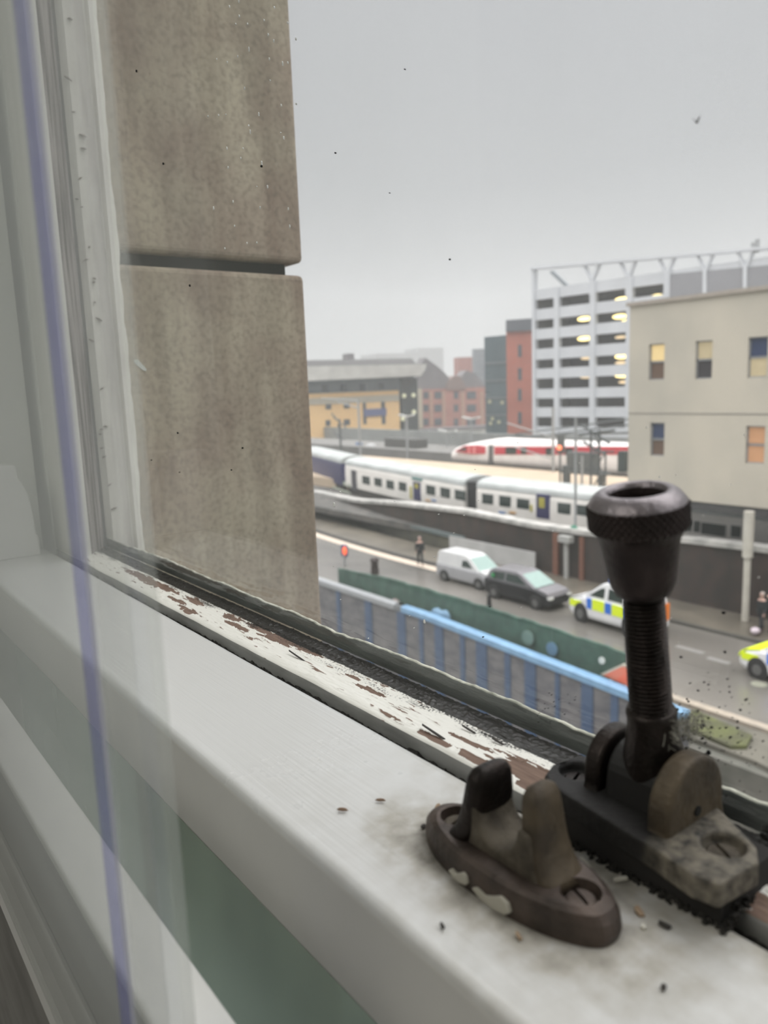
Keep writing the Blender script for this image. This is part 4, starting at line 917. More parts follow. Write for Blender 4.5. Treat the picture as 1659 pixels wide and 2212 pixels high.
# police car seen side on, facing left (+y)
def police(label, loc, rot, L0=0.0):
    hw = 0.88
    t, cw = car('police_car', label, 'police car', loc, rot, 4.2,
        [(-2.1, 0.98), (-2.05, 1.04), (0.9, 1.02), (1.25, 1.00), (1.85, 0.84), (2.1, 0.62)],
        [(-2.05, 1.0), (-1.95, 1.40), (-1.6, 1.60), (-0.2, 1.68), (0.25, 1.60), (1.25, 0.99)], POLW, hw=hw,
        wins=[('rear_window', [(-1.75, 1.08), (-1.62, 1.42), (-1.05, 1.47), (-1.05, 1.08)]), ('side_window', [(-0.92, 1.08), (-0.92, 1.47), (-0.12, 1.48), (-0.12, 1.08)]), ('front_window', [(0.08, 1.08), (0.08, 1.46), (0.30, 1.42), (0.92, 1.08)])])
    screen(t, cw, 1.20, 1.04, 0.32, 1.57, 'windscreen', CGL); wheels(t, (-1.35, 1.32), 0.33, hw)
    for x0, x1, m, lb in [(-2.0, -1.5, HVY, 'yellow'), (-1.46, -1.10, HVB, 'blue'), (-1.06, -0.42, HVY, 'yellow'), (-0.38, -0.04, HVB, 'blue'), (0.0, 0.66, HVY, 'yellow'), (0.70, 0.98, HVB, 'blue'), (1.30, 1.98, HVY, 'yellow')]:
        zt = 1.0 if x1 < 1.2 else 0.80
        sidepanel(t, x0, x1, 0.60 if x1 < 1.2 else 0.55, zt, m, 'livery_panel', hw*0.995 if x1 < 1.9 and x0 > -1.9 else hw*0.98, lb+' reflective panel')
    bm = BM(); add_prism(bm, [(1.27, 1.0), (1.86, 0.86), (2.0, 0.74), (2.12, 0.60), (2.14, 0.64), (2.04, 0.80), (1.88, 0.90), (1.28, 1.04)], lambda u, v, t_: (u, t_, v), -0.80, 0.80); o = finish(bm, 'bonnet', HVY if L0 else POLW, t)
    endpanel(t, 2.09, -0.7, 0.7, 0.36, 0.58, HVB if L0 else HVY, 'bumper_panel')
    endpanel(t, -2.1, -0.78, -0.3, 0.5, 1.1, HVO, 'rear_chevron'); endpanel(t, -2.1, 0.3, 0.78, 0.5, 1.1, HVO, 'rear_chevron'); endpanel(t, -2.105, -0.3, 0.3, 0.5, 0.95, HVY, 'rear_chevron')
    lbm = BM(); add_box(lbm, (-0.28, -0.60, 1.67), (0.02, 0.60, 1.79)); finish(lbm, 'light_bar', mat('beacon_blue', (0.05, 0.09, 0.28), rough=0.3), t, bevel=0.03)
    return t
police('white police car side on with blue and yellow squares, behind the threaded bolt', (28.2, 20.35, GZ), R(86)).scale = (1.02, 1, 1.24)
police('yellow and blue police car cut by the right edge of the view', (27.3, 11.75, GZ), R(84), 1).scale = (1, 1, 1.08)

# ================================================================== PEOPLE
SKIN = mat('skin', (0.62, 0.40, 0.33), rough=0.6)
def skin_obj(name, verts, edges, radii, m, parent, root=0, sub=2):
    me = bpy.data.meshes.new(name); me.from_pydata(verts, edges, []); o = bpy.data.objects.new(name, me); C.objects.link(o); me.materials.append(m); o.parent = parent
    s = o.modifiers.new('skin', 'SKIN'); s.use_smooth_shade = True
    lay = me.skin_vertices[0].data if me.skin_vertices else None
    if lay is None:
        bm = BM(); bm.from_mesh(me); bm.verts.layers.skin.verify(); bm.to_mesh(me); bm.free(); lay = me.skin_vertices[0].data
    for i, r in enumerate(radii): lay[i].radius = (r, r) if not isinstance(r, tuple) else r; lay[i].use_root = (i == root)
    sb = o.modifiers.new('sub', 'SUBSURF'); sb.levels = sub; sb.render_levels = sub
    return o
def person(label, loc, rotz, coat, trous, hair, h=1.75, stride=0.22, arm=0.12, hood=None):
    t = thing('person', label, 'person', loc, rotz); k = h/1.75
    V = []; E_ = []; Rr = []
    def v(x, y, z, r, p=None):
        V.append((x*k, y*k, z*k)); Rr.append(r*k)
        if p is not None: E_.append((p, len(V)-1))
        return len(V)-1
    pel = v(0, 0, 0.95, .13); ch = v(0, 0, 1.22, .145, pel); sh = v(0, 0, 1.42, .11, ch); nk = v(0.01, 0, 1.50, .055, sh); hd0 = v(0.02, 0, 1.58, .080, nk); hd1 = v(0.025, 0, 1.67, .098, hd0); v(0.01, 0, 1.73, .07, hd1)
    arms = []
    for s in (-1, 1):
        a = v(0, s*.17, 1.40, .06, sh); b = v(-.02 + s*arm*.5, s*.23, 1.14, .043, a); c = v(.06 + s*arm, s*.24, 0.90, .030, b); hnd = v(.07 + s*arm, s*.24, 0.84, .028, c)
        for f in range(4): f1 = v(.045 + f*.018 + s*arm, s*.235, .785, .0095, hnd); v(.050 + f*.016 + s*arm, s*.225, .75 + abs(f-1.5)*.006, .0085, f1)
        v(.10 + s*arm, s*.22, .80, .010, hnd)
        hp = v(0, s*.09, 0.90, .095, pel); kn = v(s*stride*.55+.02, s*.095, .50, .062, hp); an = v(s*stride-.04, s*.10, .09, .042, kn); v(s*stride+.10, s*.10, .04, .038, an)
        arms.append((a, b, c, hp, kn, an))
    skin_obj('body', V, E_, Rr, SKIN, t)
    # coat over torso and arms, trousers over legs
    cv = [(0, 0, .86), (0, 0, 1.02), (0, 0, 1.24), (0, 0, 1.44)]; cr_ = [.17, .165, .175, .12]; ce = [(0, 1), (1, 2), (2, 3)]
    for a, b, c, *_ in arms:
        i0 = len(cv)
        for idx, r in ((a, .075), (b, .062), (c, .050)): cv.append(tuple(q/k for q in V[idx])); cr_.append(r)
        ce += [(3, i0), (i0, i0+1), (i0+1, i0+2)]
    skin_obj('coat', [tuple(q*k for q in p) for p in cv], ce, [r*k for r in cr_], coat, t, root=2)
    tv = [(0, 0, .93)]; tr_ = [.14]; te = []
    for a, b, c, hp, kn, an in arms:
        i0 = len(tv)
        for idx, r in ((hp, .105), (kn, .078), (an, .062)): tv.append(tuple(q/k for q in V[idx])); tr_.append(r)
        te += [(0, i0), (i0, i0+1), (i0+1, i0+2)]
    skin_obj('trousers', [tuple(q*k for q in p) for p in tv], te, [r*k for r in tr_], trous, t)
    for s in (-1, 1):
        bm = BM(); bmesh.ops.create_icosphere(bm, subdivisions=2, radius=.07*k, matrix=Matrix.Translation(((s*stride+.03)*k, s*.10*k, .045*k)) @ Matrix.Diagonal((1.9, .75, .62, 1))); finish(bm, 'shoe', BLK, t, smooth=True)
    bm = BM(); bmesh.ops.create_icosphere(bm, subdivisions=3, radius=.112*k, matrix=Matrix.Translation((0.0, 0, 1.685*k)) @ Matrix.Diagonal((1, .93, .98, 1)))
    bmesh.ops.bisect_plane(bm, geom=bm.verts[:]+bm.edges[:]+bm.faces[:], plane_co=(0.03*k, 0, 1.66*k), plane_no=(0.85, 0, -0.55), clear_outer=True); finish(bm, 'hair', hair, t, smooth=True)
    bm = BM(); bmesh.ops.create_icosphere(bm, subdivisions=2, radius=.016*k, matrix=Matrix.Translation((.122*k, 0, 1.635*k)) @ Matrix.Diagonal((1, .8, 1.4, 1)))
    finish(bm, 'nose', SKIN, t, smooth=True)
    for s in (-1, 1):
        bm = BM(); bmesh.ops.create_icosphere(bm, subdivisions=1, radius=.010*k, matrix=Matrix.Translation((.108*k, s*.034*k, 1.665*k))); finish(bm, 'eye', BLK, t)
    return t
COATD = mat('dark_coat', (0.022, 0.026, 0.028), rough=0.8); TROD = mat('dark_trousers', (0.03, 0.032, 0.036), rough=0.9)
HAIRP = mat('pale_grey_hair', (0.50, 0.42, 0.38), rough=0.8); HAIRR = mat('auburn_hair', (0.30, 0.13, 0.09), rough=0.8); HAIRB = mat('pinkish_hair', (0.42, 0.30, 0.27), rough=0.8)
q = AZ(908, 1222, GZ+.12)
person('person in dark clothes walking on the pavement left of the white van', (q.x, q.y, GZ+.12), R(-120), COATD, TROD, HAIRB, 1.78)
person('fair-haired person in a dark coat at the right edge behind the yellow police car', (31.3, AX(1643, 1380, 31.3).y, GZ+.12), R(170), COATD, TROD, HAIRP, 1.74)
person('auburn-haired person in a dark coat at the very right edge, behind the fair-haired one', (31.9, AX(1664, 1370, 31.9).y, GZ+.12), R(180), COATD, TROD, HAIRR, 1.80)
q = AX(1632, 1363, 30.8); bm = BM(); bmesh.ops.create_icosphere(bm, subdivisions=3, radius=.20, matrix=Matrix.Translation(q) @ Matrix.Diagonal((1, .95, .75, 1)))
for v_ in bm.verts: v_.co += Vector((0, 0, fbm(v_.co.x*6, v_.co.y*6, 0, 2)*0.05))
tag(finish(bm, 'carrier_bag', mat('pale_pink_bag', (0.62, 0.53, 0.58), rough=0.6), smooth=True), 'pale pinkish bag carried by the couple at the right edge', 'bag')
# ================================================================== STREET FURNITURE
MAST = mat('grey_mast_steel', (0.34, 0.35, 0.35), rough=0.6, scale=4); MASTD = mat('dark_mast_steel', (0.10, 0.11, 0.11), rough=0.7, scale=4)
q = AZ(745, 1222, GZ)
tl = thing('traffic_light', 'traffic light glowing orange-red at the bend on the left', 'traffic light', (q.x, q.y, GZ))
box('pole', (-0.06, -0.06, 0), (0.06, 0.06, 0.75), MAST, tl); box('housing', (0.0, -0.12, 0.55), (0.22, 0.38, 1.30), mat('navy_housing', (0.06, 0.06, 0.16), rough=0.6), tl, bevel=0.04)
bm = BM(); bmesh.ops.create_icosphere(bm, subdivisions=3, radius=0.22, matrix=Matrix.Translation((-0.08, -0.16, 0.98)) @ Matrix.Diagonal((0.5, 0.8, 1.2, 1))); finish(bm, 'lens', mat('lit_orange_red', (0.9, 0.15, 0.05), rough=0.4, emit=(1.0, 0.12, 0.04), estr=1.0), tl, smooth=True)
q = AZ(810, 1240, GZ)
bm = BM(); add_lathe(bm, [(0.01, 0), (0.22, 0), (0.25, 0.1), (0.2, 0.7), (0.26, 0.75), (0.24, 0.95), (0.01, 1.0)], 20)
o = finish(bm, 'bollard', mat('brown_black_bollard', (0.05, 0.035, 0.035), rough=0.7), smooth=True); o.location = (q.x, q.y, GZ); tag(o, 'stout dark bollard on the near kerb at the far end of the green barrier', 'bollard')
q = AZ(1057, 1312, GZ)
bm = BM(); add_lathe(bm, [(0.01, 0), (0.16, 0), (0.12, 0.1), (0.09, 0.55), (0.12, 0.6), (0.01, 0.7)], 16)
o = finish(bm, 'bollard', BLK, smooth=True); o.location = (q.x, q.y, GZ); tag(o, 'small black bollard alone in the road beyond the green barrier', 'bollard')
# white column carrying the corner of the concrete office
q = AX(1610, 1325, 32.4)
bm = BM(); add_tube(bm, [(32.4, q.y, GZ+.1), (32.4, q.y, -8.0)], 0.15, 20); add_tube(bm, [(32.4, q.y, -8.0), (32.4, q.y, -5.96)], 0.22, 20)
tag(finish(bm, 'column', mat('cream_column', (0.60, 0.57, 0.50), (0.52, 0.49, 0.43), rough=0.5, scale=2), smooth=False), 'slender cream column under the concrete office, standing on the pavement', 'column')
# signal post with green sign, in front of the near carriage
q = AX(1243, 1155, 33.6)
sp = thing('signal_post', 'thin grey railway post with a small green sign at its foot', 'signal post', (33.6, q.y, -8.3))
bm = BM(); add_tube(bm, [(0, 0, 0), (0, 0, 6.2)], 0.07, 8); finish(bm, 'pole', MAST, sp)
bm = BM(); add_tube(bm, [(-0.14, 0, 0.08), (-0.10, 0, 0.08)], 0.26, 8); finish(bm, 'sign', mat('sea_green', (0.12, 0.40, 0.28), rough=0.5), sp)
# signal with red lamp over the red train
q = AX(1210, 967, 52.0)
rs = thing('railway_signal', 'railway signal showing a small red light in front of the red train', 'railway signal', (52, q.y, -9.7))
bm = BM(); add_tube(bm, [(0, 0, 0), (0, 0, q.z+9.7+0.6)], 0.09, 8); finish(bm, 'pole', MASTD, rs)
box('housing', (0.0, -0.35, q.z+9.7-0.5), (0.2, 0.35, q.z+9.7+1.1), MASTD, rs)
bm = BM(); bmesh.ops.create_icosphere(bm, subdivisions=2, radius=0.22, matrix=Matrix.Translation((-0.1, 0, q.z+9.7))); finish(bm, 'lens', mat('lit_signal_red', (1, .25, .12), emit=(1.0, 0.22, 0.10), estr=1.2), rs, smooth=True)
# overhead line masts and lamp posts on the station
def mast(px, pyb, pyt, x, m, label, r=0.14, arm=None, cat='mast', head=None, grp=None, name='overhead_line_mast', lattice=False):
    a = AX(px, pyb, x); b = AX(px, pyt, x); t = thing(name, label, cat, (a.x, a.y, a.z), group=grp); h = b.z-a.z
    bm = BM()
    if lattice:
        for s in (-1, 1): add_tube(bm, [(0, s*r*2.2, 0), (0, s*r*2.2, h)], r*.55, 6)
        n = max(3, int(h/0.9))
        for i in range(n): s = 1 if i % 2 else -1; add_tube(bm, [(0, -s*r*2.2, h*i/n), (0, s*r*2.2, h*(i+1)/n)], r*.35, 5)
    else: add_tube(bm, [(0, 0, 0), (0, 0, h)], r, 8)
    finish(bm, 'pole', m, t)
    if arm:
        bm = BM(); 
        for (y0, z0, y1, z1) in arm: add_tube(bm, [(0, y0, h+z0), (0, y1, h+z1)], r*.6, 6)
        finish(bm, 'arm', m, t)
    if head:
        bm = BM(); w = head; add_prism(bm, [(-w, 0.30), (-w*.9, 0.42), (0, 0.22), (w*.9, 0.42), (w, 0.30), (w*.2, 0.0), (-w*.2, 0.0)], lambda u, v, t_: (t_, u, h+v-0.1), -0.2, 0.2)
        finish(bm, 'lamp_head', mat('pale_lamp_head', (0.55, 0.55, 0.53), rough=0.5), t)
    return t
mast(779, 990, 862, 60, MAST, 'grey mast in front of the cream hotel, left of its blue sign', 0.16, [(0, -.2, 9, .2), (0, -1.2, 5, -.3)])
mast(737, 985, 905, 62, MASTD, 'short dark mast with crossed arms in front of the hotel', 0.16, [(-1.6, -1.2, 1.6, .3), (0, -.5, 2, .8), (-1, -3, 1.6, -2)])
mast(881, 1000, 900, 64, MAST, 'pale double-headed station lamp in front of the dark glass corner', 0.16, head=1.6, cat='lamp post', name='station_lamp')
mast(967, 985, 933, 70, MAST, 'low double-headed station lamp left of the red train', 0.14, head=1.9, cat='lamp post', name='station_lamp')
mast(1018, 965, 905, 72, MAST, 'double-headed station lamp against the brick hall', 0.14, head=1.7, cat='lamp post', name='station_lamp')
mast(1285, 1062, 928, 44, MASTD, 'lattice mast with crossed arms left of the concrete office', 0.16, [(-1.6, 0, 1.4, -.4), (-1.2, -.9, 1.2, .3), (-.9, -1.7, 1.0, -.9)], lattice=True)
mast(1300, 1060, 975, 44.5, MASTD, 'second short lattice mast beside the tall one', 0.13, [(-1.0, 0, 1.0, 0)], lattice=True)
mast(1257, 1060, 985, 45, MAST, 'slim post in front of the tan platform', 0.09)
mast(1195, 1040, 880, 58, MAST, 'grey mast rising over the red train, left of the car park lights', 0.13, [(-.5, -3, 6, -1.6), (0, -5, 5, -4)])
# overhead wires
bm = BM()
for (p0, p1, x0, x1) in [((1060, 945), (1358, 905), 80, 70), ((1060, 955), (1358, 918), 80, 70), ((680, 962), (1040, 930), 78, 90), ((1170, 940), (1358, 935), 60, 50)]:
    add_tube(bm, [AX(*p0, x0), AX(*p1, x1)], 0.09, 5)
tag(finish(bm, 'overhead_wires', MASTD), 'dark overhead wires above the red train', 'wires', kind='stuff')
# dark equipment gantry in front of the red train (bridge-mounted cabinet and platform people-size boxes)
q = AX(1258, 990, 50)
gt = thing('equipment_gantry', 'dark railway gantry with cabinets in front of the red train', 'gantry', (50, q.y, -9.7))
box('cabinet', (-0.3, -1.5, q.z+9.7-1.0), (0.3, 1.4, q.z+9.7+0.5), MASTD, gt, bevel=0.05)
box('walkway', (-0.5, -2.4, q.z+9.7-1.25), (0.5, 1.9, q.z+9.7-1.0), MASTD, gt)
for yy in (-1.9, 1.4): box('leg', (-0.12, yy-0.12, 0), (0.12, yy+0.12, q.z+9.7-1.2), MASTD, gt)
q = AX(1341, 1020, 42); 
tag(box('relay_cabinet', (42, q.y-0.28, q.z), (42.5, q.y+0.28, q.z+1.35), mat('dark_green_cabinet', (0.06, 0.075, 0.07), rough=0.7), bevel=0.04), 'upright dark cabinet on the platform beside the concrete office', 'cabinet')
q = AX(1219, 1038, 44)
tag(box('post_cone', (44, q.y-0.18, -8.9), (44.3, q.y+0.18, q.z+1.1), MASTD, bevel=0.03), 'short dark post on the platform below the red signal', 'post')

# ================================================================== TRAINS
SIDEW = mat('train_white', (0.86, 0.82, 0.77), (0.78, 0.75, 0.70), rough=0.4, scale=0.8); ROOFG = mat('train_roof_grey', (0.50, 0.52, 0.51), (0.38, 0.40, 0.39), rough=0.5, scale=0.6)
WIN = mat('train_window', (0.028, 0.045, 0.042), rough=0.1); NAVY = mat('navy_blue', (0.035, 0.035, 0.11), rough=0.45); UNDER = mat('underframe', (0.06, 0.055, 0.05), rough=0.9)
TEAL = mat('teal_band', (0.04, 0.20, 0.19), rough=0.5); YELP = mat('yellow_paint', (0.45, 0.40, 0.06), rough=0.5)
class Side:
    """vertical plane through A,B (xy); hit() turns a photo point into (s, z) along it"""
    def __init__(s, A, B): s.A = Vector((A[0], A[1], 0)); s.B = Vector((B[0], B[1], 0)); s.d = (s.B-s.A).normalized(); s.n = Vector((s.d.y, -s.d.x, 0)); s.L = (s.B-s.A).length
    def hit(s, px, py):
        r = ray(px, py); k = s.A.dot(s.n)/r.dot(s.n); p = r*k; return (p-s.A).dot(s.d), p.z
def carriage(name, label, A, B, zb, zs, zt, group, skirt=0.0, width=2.8, side=SIDEW, roof=ROOFG):
    S = Side(A, B); ang = math.atan2(S.d.y, S.d.x); t = thing(name, label, 'train', (A[0], A[1], zb), ang, group)
    # local: +x along the side from A, away from camera is -y or +y
    away = -1 if S.n.dot(Vector(A).to_3d() if len(A) == 3 else Vector((A[0], A[1], 0))) > 0 else 1
    # n points to local -y ; the camera lies towards -n if A.n>0
    sg = -1 if S.A.dot(S.n) > 0 else 1
    Y = lambda v: v*sg
    bm = BM(); h = zs-zb
    pr = [(0, 0.15), (-0.03, h*.5), (0, h*.85), (0.10, h), (width-0.1, h), (width, h*.85), (width, 0.15)]
    add_prism(bm, pr, lambda u, v, t_: (t_, Y(u), v), 0.12, S.L-0.12); finish(bm, 'body_shell', side, t, bevel=0.05)
    bm = BM(); H2 = zt-zb
    pr = [(0.02, h-0.12)] + [(width/2 - (width/2-0.03)*math.cos(math.pi*i/10), h + (H2-h)*math.sin(math.pi*i/10)**0.8) for i in range(11)] + [(width-0.02, h-0.12)]
    add_prism(bm, pr, lambda u, v, t_: (t_, Y(u), v), 0.10, S.L-0.10); finish(bm, 'roof', roof, t)
    bm = BM(); add_box(bm, (0.4, min(Y(0.1), Y(width-0.1)), -0.5), (S.L-0.4, max(Y(0.1), Y(width-0.1)), 0.16)); finish(bm, 'underframe', UNDER, t)
    def panel(px0, py0, px1, py1, m, nm, d=0.03, label=None):
        s0, z1 = S.hit(px0, py0); s1, z0 = S.hit(px1, py1); s0, s1 = sorted((s0, s1)); z0, z1 = sorted((z0, z1))
        bm = BM(); ya, yb = sorted((Y(-0.03-d), Y(0.05))); add_box(bm, (s0, ya, z0-zb), (s1, yb, z1-zb)); o = finish(bm, nm, m, t, bevel=0.03)
        if label: o['label'] = label
        return o
    return t, panel, S
G1 = 'white commuter train carriages on the viaduct'
# centre carriage: windows and doors located from the photo, on the side plane
t, pan, S = carriage('train_carriage', 'white carriage of the commuter train left of the dark coupling gap', (36.4, 38.9), (40.2, 59.2), -9.25, -6.95, -6.45, G1)
for a in [(783, 1027, 800, 1048), (809, 1031, 826, 1052), (835, 1036, 852, 1058), (862, 1040, 879, 1062), (921, 1047, 941, 1071), (952, 1052, 973, 1077), (983, 1057, 1005, 1082)]: pan(*a, WIN, 'window')
d = pan(893, 1040, 910, 1083, NAVY, 'door', label='navy door'); pan(890, 1031, 912, 1039, TEAL, 'door_header', 0.04)
pan(897, 1044, 905, 1056, YELP, 'door_window', 0.05)
pan(759, 1015, 772, 1060, mat('dark_vestibule', (0.06, 0.06, 0.07), rough=0.5), 'door', label='dark narrow door')
pan(886, 1050, 891, 1078, YELP, 'door_edge', 0.04)
for px, m_ in ((925, mat('orange_mark', (.55, .32, .12))), (938, mat('blue_mark', (.10, .2, .4)))): pan(px-5, 1078, px+5, 1084, m_, 'side_marking', 0.04)
# gangway
A1 = Side((36.4, 38.9), (40.2, 59.2)); bm = BM(); add_box(bm, (36.6, 37.78, -9.25), (38.4, 38.86, -6.75))
tag(finish(bm, 'gangway', BLK, bevel=0.05), 'dark gangway in the gap between two white carriages', 'gangway')
t, pan, S = carriage('train_carriage', 'white carriage of the commuter train right of the dark coupling gap, behind the bolt', (36.3, 15.0), (36.35, 37.8), -9.25, -6.95, -6.45, G1)
for a in [(1042, 1066, 1066, 1090), (1079, 1070, 1104, 1096), (1117, 1076, 1144, 1101), (1205, 1085, 1233, 1112), (1247, 1090, 1278, 1116), (1500, 1125, 1512, 1150), (1478, 1122, 1494, 1148)]: pan(*a, WIN, 'window')
pan(1159, 1066, 1188, 1122, NAVY, 'door', label='navy door'); pan(1165, 1074, 1178, 1098, YELP, 'door_window', 0.05); pan(1146, 1090, 1151, 1106, YELP, 'door_edge', 0.04)
for px, m_ in ((1085, mat('blue_mark', (.10, .2, .4))), (1108, mat('orange_mark', (.55, .32, .12)))): pan(px-7, 1104, px+7, 1111, m_, 'side_marking', 0.04)
for a in [(1516, 1128, 1568, 1160), (1580, 1134, 1600, 1162)]: pan(*a, WIN, 'window')
# far end carriage: navy cab with sloping green-white swoosh
t, pan, S = carriage('train_carriage', 'navy ended leading carriage of the commuter train beside the stone', (40.75, 60.6), (45.0, 75.0), -9.4, -7.0, -6.45, G1, side=NAVY)
pan(700, 1052, 757, 1064, mat('pale_green_white', (0.36, 0.40, 0.32), rough=0.5), 'swoosh', 0.04, label='pale swoosh')
pan(742, 1040, 757, 1053, mat('pale_green_white', (0.36, 0.40, 0.32), rough=0.5), 'swoosh', 0.045, label='pale upper swoosh')
# roof equipment
for px in (905, 960, 1000):
    q = AX(px, 1008+(px-905)*0.16, 38.0)
# red and white express train at the far platform
RED = mat('train_red', (0.55, 0.035, 0.06), (0.48, 0.04, 0.06), rough=0.35, scale=1.5); WTR = mat('express_white', (0.9, 0.87, 0.84), (0.8, 0.76, 0.74), rough=0.3, scale=1)
ex = thing('express_train', 'red and white streamlined express train at the far platform', 'train', (60, 50, -8.9))
X0 = 60.0; yn = AX(968, 1000, X0).y; yr = AX(1362, 1000, X0).y - 8
def sh(y):   # nose taper: 0 at the tip, 1 behind
    return max(0.0, min(1.0, (yn-y)/7.5))
bm = BM(); rows = []; N = 40
for j in range(N+1):
    y = yn - 0.001 - (yn-yr)*(j/N)**1.5; s = sh(y)**0.5; zt = -8.05 + 1.95*s; w0 = 0.55*(1-s); 
    rows.append([bm.verts.new((X0+u*1.0-0, y, z)) for u, z in ((w0+.15, -8.9), (w0, -8.4), (w0+0.02, -8.3+(zt+8.3)*.55), (w0+0.2, -8.3+(zt+8.3)*.85), (0.75, zt), (2.2, zt), (2.9-w0, -8.3+(zt+8.3)*.7), (2.95-w0, -8.9))])
for a, b in zip(rows, rows[1:]):
    for k in range(8): bm.faces.new((a[k], a[(k+1) % 8], b[(k+1) % 8], b[k]))
bm.faces.new(rows[0]); bm.faces.new(rows[-1][::-1]); rel(finish(bm, 'body_shell', WTR, smooth=True, bevel=0), ex)
def expan(px0, py0, px1, py1, m, nm, d=0.06, poly=None, label=None):
    bm = BM(); pts = poly or [(px0, py0), (px1, py0), (px1, py1), (px0, py1)]; P_ = [AX(a, b, X0) for a, b in pts]
    add_prism(bm, [(p.y, p.z) for p in P_], lambda u, v, t_: (t_, u, v), X0-d, X0+0.25); o = rel(finish(bm, nm, m), ex)
    if label: o['label'] = label
expan(0, 0, 0, 0, RED, 'red_band', 0.04, [(982, 975), (1003, 963), (1030, 962), (1048, 965), (1048, 980), (1020, 981)], 'red cab flash')
expan(1068, 965, 1364, 982, RED, 'red_band', 0.03)
expan(0, 0, 0, 0, mat('cab_window', (0.05, 0.04, 0.05), rough=.1), 'cab_window', 0.08, [(988, 974), (1003, 966), (1008, 966), (1008, 974)])
for a in [(1093, 966, 1116, 981), (1126, 966, 1138, 981), (1180, 968, 1196, 983), (1222, 968, 1238, 983)]: expan(*a, WIN, 'window', 0.08)
for a in [(1056, 962, 1065, 1003)]: expan(*a, mat('door_grey', (0.12, 0.12, 0.12), rough=.5), 'door', 0.07)
for a in [(1012, 965, 1016, 980), (1022, 965, 1028, 981)]: expan(*a, mat('pink_light', (0.75, 0.25, 0.25), rough=.5), 'livery_stripe', 0.07)
# platform
pt = struct(box('platform', (41.5, -5, -9.75), (58.5, AX(800, 995, 58).y + 6, -8.85), PLATF))
pl2 = struct(box('platform_far', (64, 30, -9.75), (72, 130, -8.5), mat('grey_platform', (0.20, 0.195, 0.185), rough=0.9, scale=.4)))
struct(wallstrip('parapet', [(76, 40, -6.9), (78, 80, -7.2), (84, 160, -7.6)], 0.5, mat('grey_parapet', (0.30, 0.31, 0.30), (0.25, 0.26, 0.25), rough=.9, scale=.5)))
q = AX(860, 983, 66); tag(box('parked_wagon', (66, q.y-4, -8.5), (68, q.y+3, -7.3), mat('dark_wagon', (0.09, 0.09, 0.085), rough=.8)), 'low dark wagon with pale load behind the commuter train', 'wagon')
q = AX(802, 975, 66); bm = BM(); add_lathe(bm, [(.01, 0), (.5, 0), (.5, 1.5), (.8, 1.7), (.7, 2.4), (.01, 2.6)], 14); o = finish(bm, 'station_clock_post', mat('pale_post', (0.5, 0.5, 0.5), rough=.6), smooth=True); o.location = (66, q.y, q.z-1.4); tag(o, 'short pale rounded post behind the commuter train', 'post')
q = AX(775, 975, 66); tag(box('blue_sign', (66, q.y-0.7, q.z-1.2), (66.2, q.y+0.7, q.z+1.3), mat('station_blue', (0.12, 0.22, 0.45), rough=.5)), 'small upright blue sign behind the commuter train', 'sign')

# ================================================================== BUILDINGS
class Facade:
    """building front between two photo columns at given depths"""
    def __init__(s, name, label, p1, d1, p2, d2, pyt, depth, m, pytr=None, zb=-12.0, cat='building', right_turn=True, ztop=None):
        a = AD(p1, 850, d1); b = AD(p2, 850, d2); s.S = Side((a.x, a.y), (b.x, b.y)); s.zt = ztop if ztop is not None else s.S.hit(p1, pyt)[1]
        s.zb = zb; s.t = thing(name, label, cat, (a.x, a.y, zb), math.atan2(s.S.d.y, s.S.d.x)); s.sg = -1 if s.S.A.dot(s.S.n) > 0 else 1
        s.depth = depth
        if m: s.box(0, s.S.L, zb, s.zt, 0, depth, m, 'walls')
    def box(s, s0, s1, z0, z1, d0, d1, m, nm, label=None, parent=None, bevel=0):
        ya, yb = sorted((s.sg*d0, s.sg*d1)); o = box(nm, (min(s0, s1), ya, min(z0, z1)-s.zb), (max(s0, s1), yb, max(z0, z1)-s.zb), m, parent or s.t, bevel=bevel)
        if label: o['label'] = label
        return o
    def px(s, px0, py0, px1, py1, m, nm, d0=-0.06, d1=0.3, label=None, parent=None):
        a = s.S.hit(px0, py0); b = s.S.hit(px1, py1); return s.box(a[0], b[0], a[1], b[1], d0, d1, m, nm, label, parent)
    def poly(s, pts, m, nm, d0, d1, label=None):
        P_ = [s.S.hit(*p) for p in pts]; bm = BM(); add_prism(bm, P_, lambda u, v, t_: (u, s.sg*t_, v-s.zb), d0, d1); o = finish(bm, nm, m, s.t)
        if label: o['label'] = label
        return o
BWIN = mat('building_window', (0.085, 0.095, 0.11), (0.06, 0.07, 0.085), rough=0.25, scale=1); SLATE = mat('slate_roof', (0.20, 0.185, 0.19), (0.16, 0.15, 0.155), rough=.8, scale=.3)
# cream hotel
ho = Facade('hotel', 'cream building with grey upper storey and white curved canopy behind the trains', 640, 146, 905, 158, 790, 18, None)
H_ = lambda *a, **k: ho.px(*a, **k)
CREAMB = mat('cream_render', (0.95, 0.64, 0.31), (0.86, 0.57, 0.27), rough=.9, scale=.2)
H_(640, 852, 866, 975, CREAMB, 'walls', d0=0, d1=18)
H_(640, 812, 900, 853, mat('blue_grey_cladding', (0.185, 0.225, 0.25), (0.16, 0.195, 0.22), rough=.6, scale=.3), 'upper_storey', d0=0.6, d1=17)
H_(866, 818, 904, 975, mat('dark_glass_corner', (0.055, 0.075, 0.075), (0.04, 0.055, 0.055), rough=.2, scale=.4), 'glass_corner', d0=-0.4, d1=17)
ho.poly([(640, 793), (905, 788), (903, 800), (893, 813), (640, 824)], mat('white_canopy', (0.62, 0.61, 0.57), (0.50, 0.49, 0.46), rough=.4, scale=.4), 'canopy', -3.0, 2)
ho.poly([(640, 778), (900, 773), (912, 790), (640, 797)], mat('grey_zinc_roof', (0.22, 0.215, 0.22), rough=.7), 'roof', 2, 16)
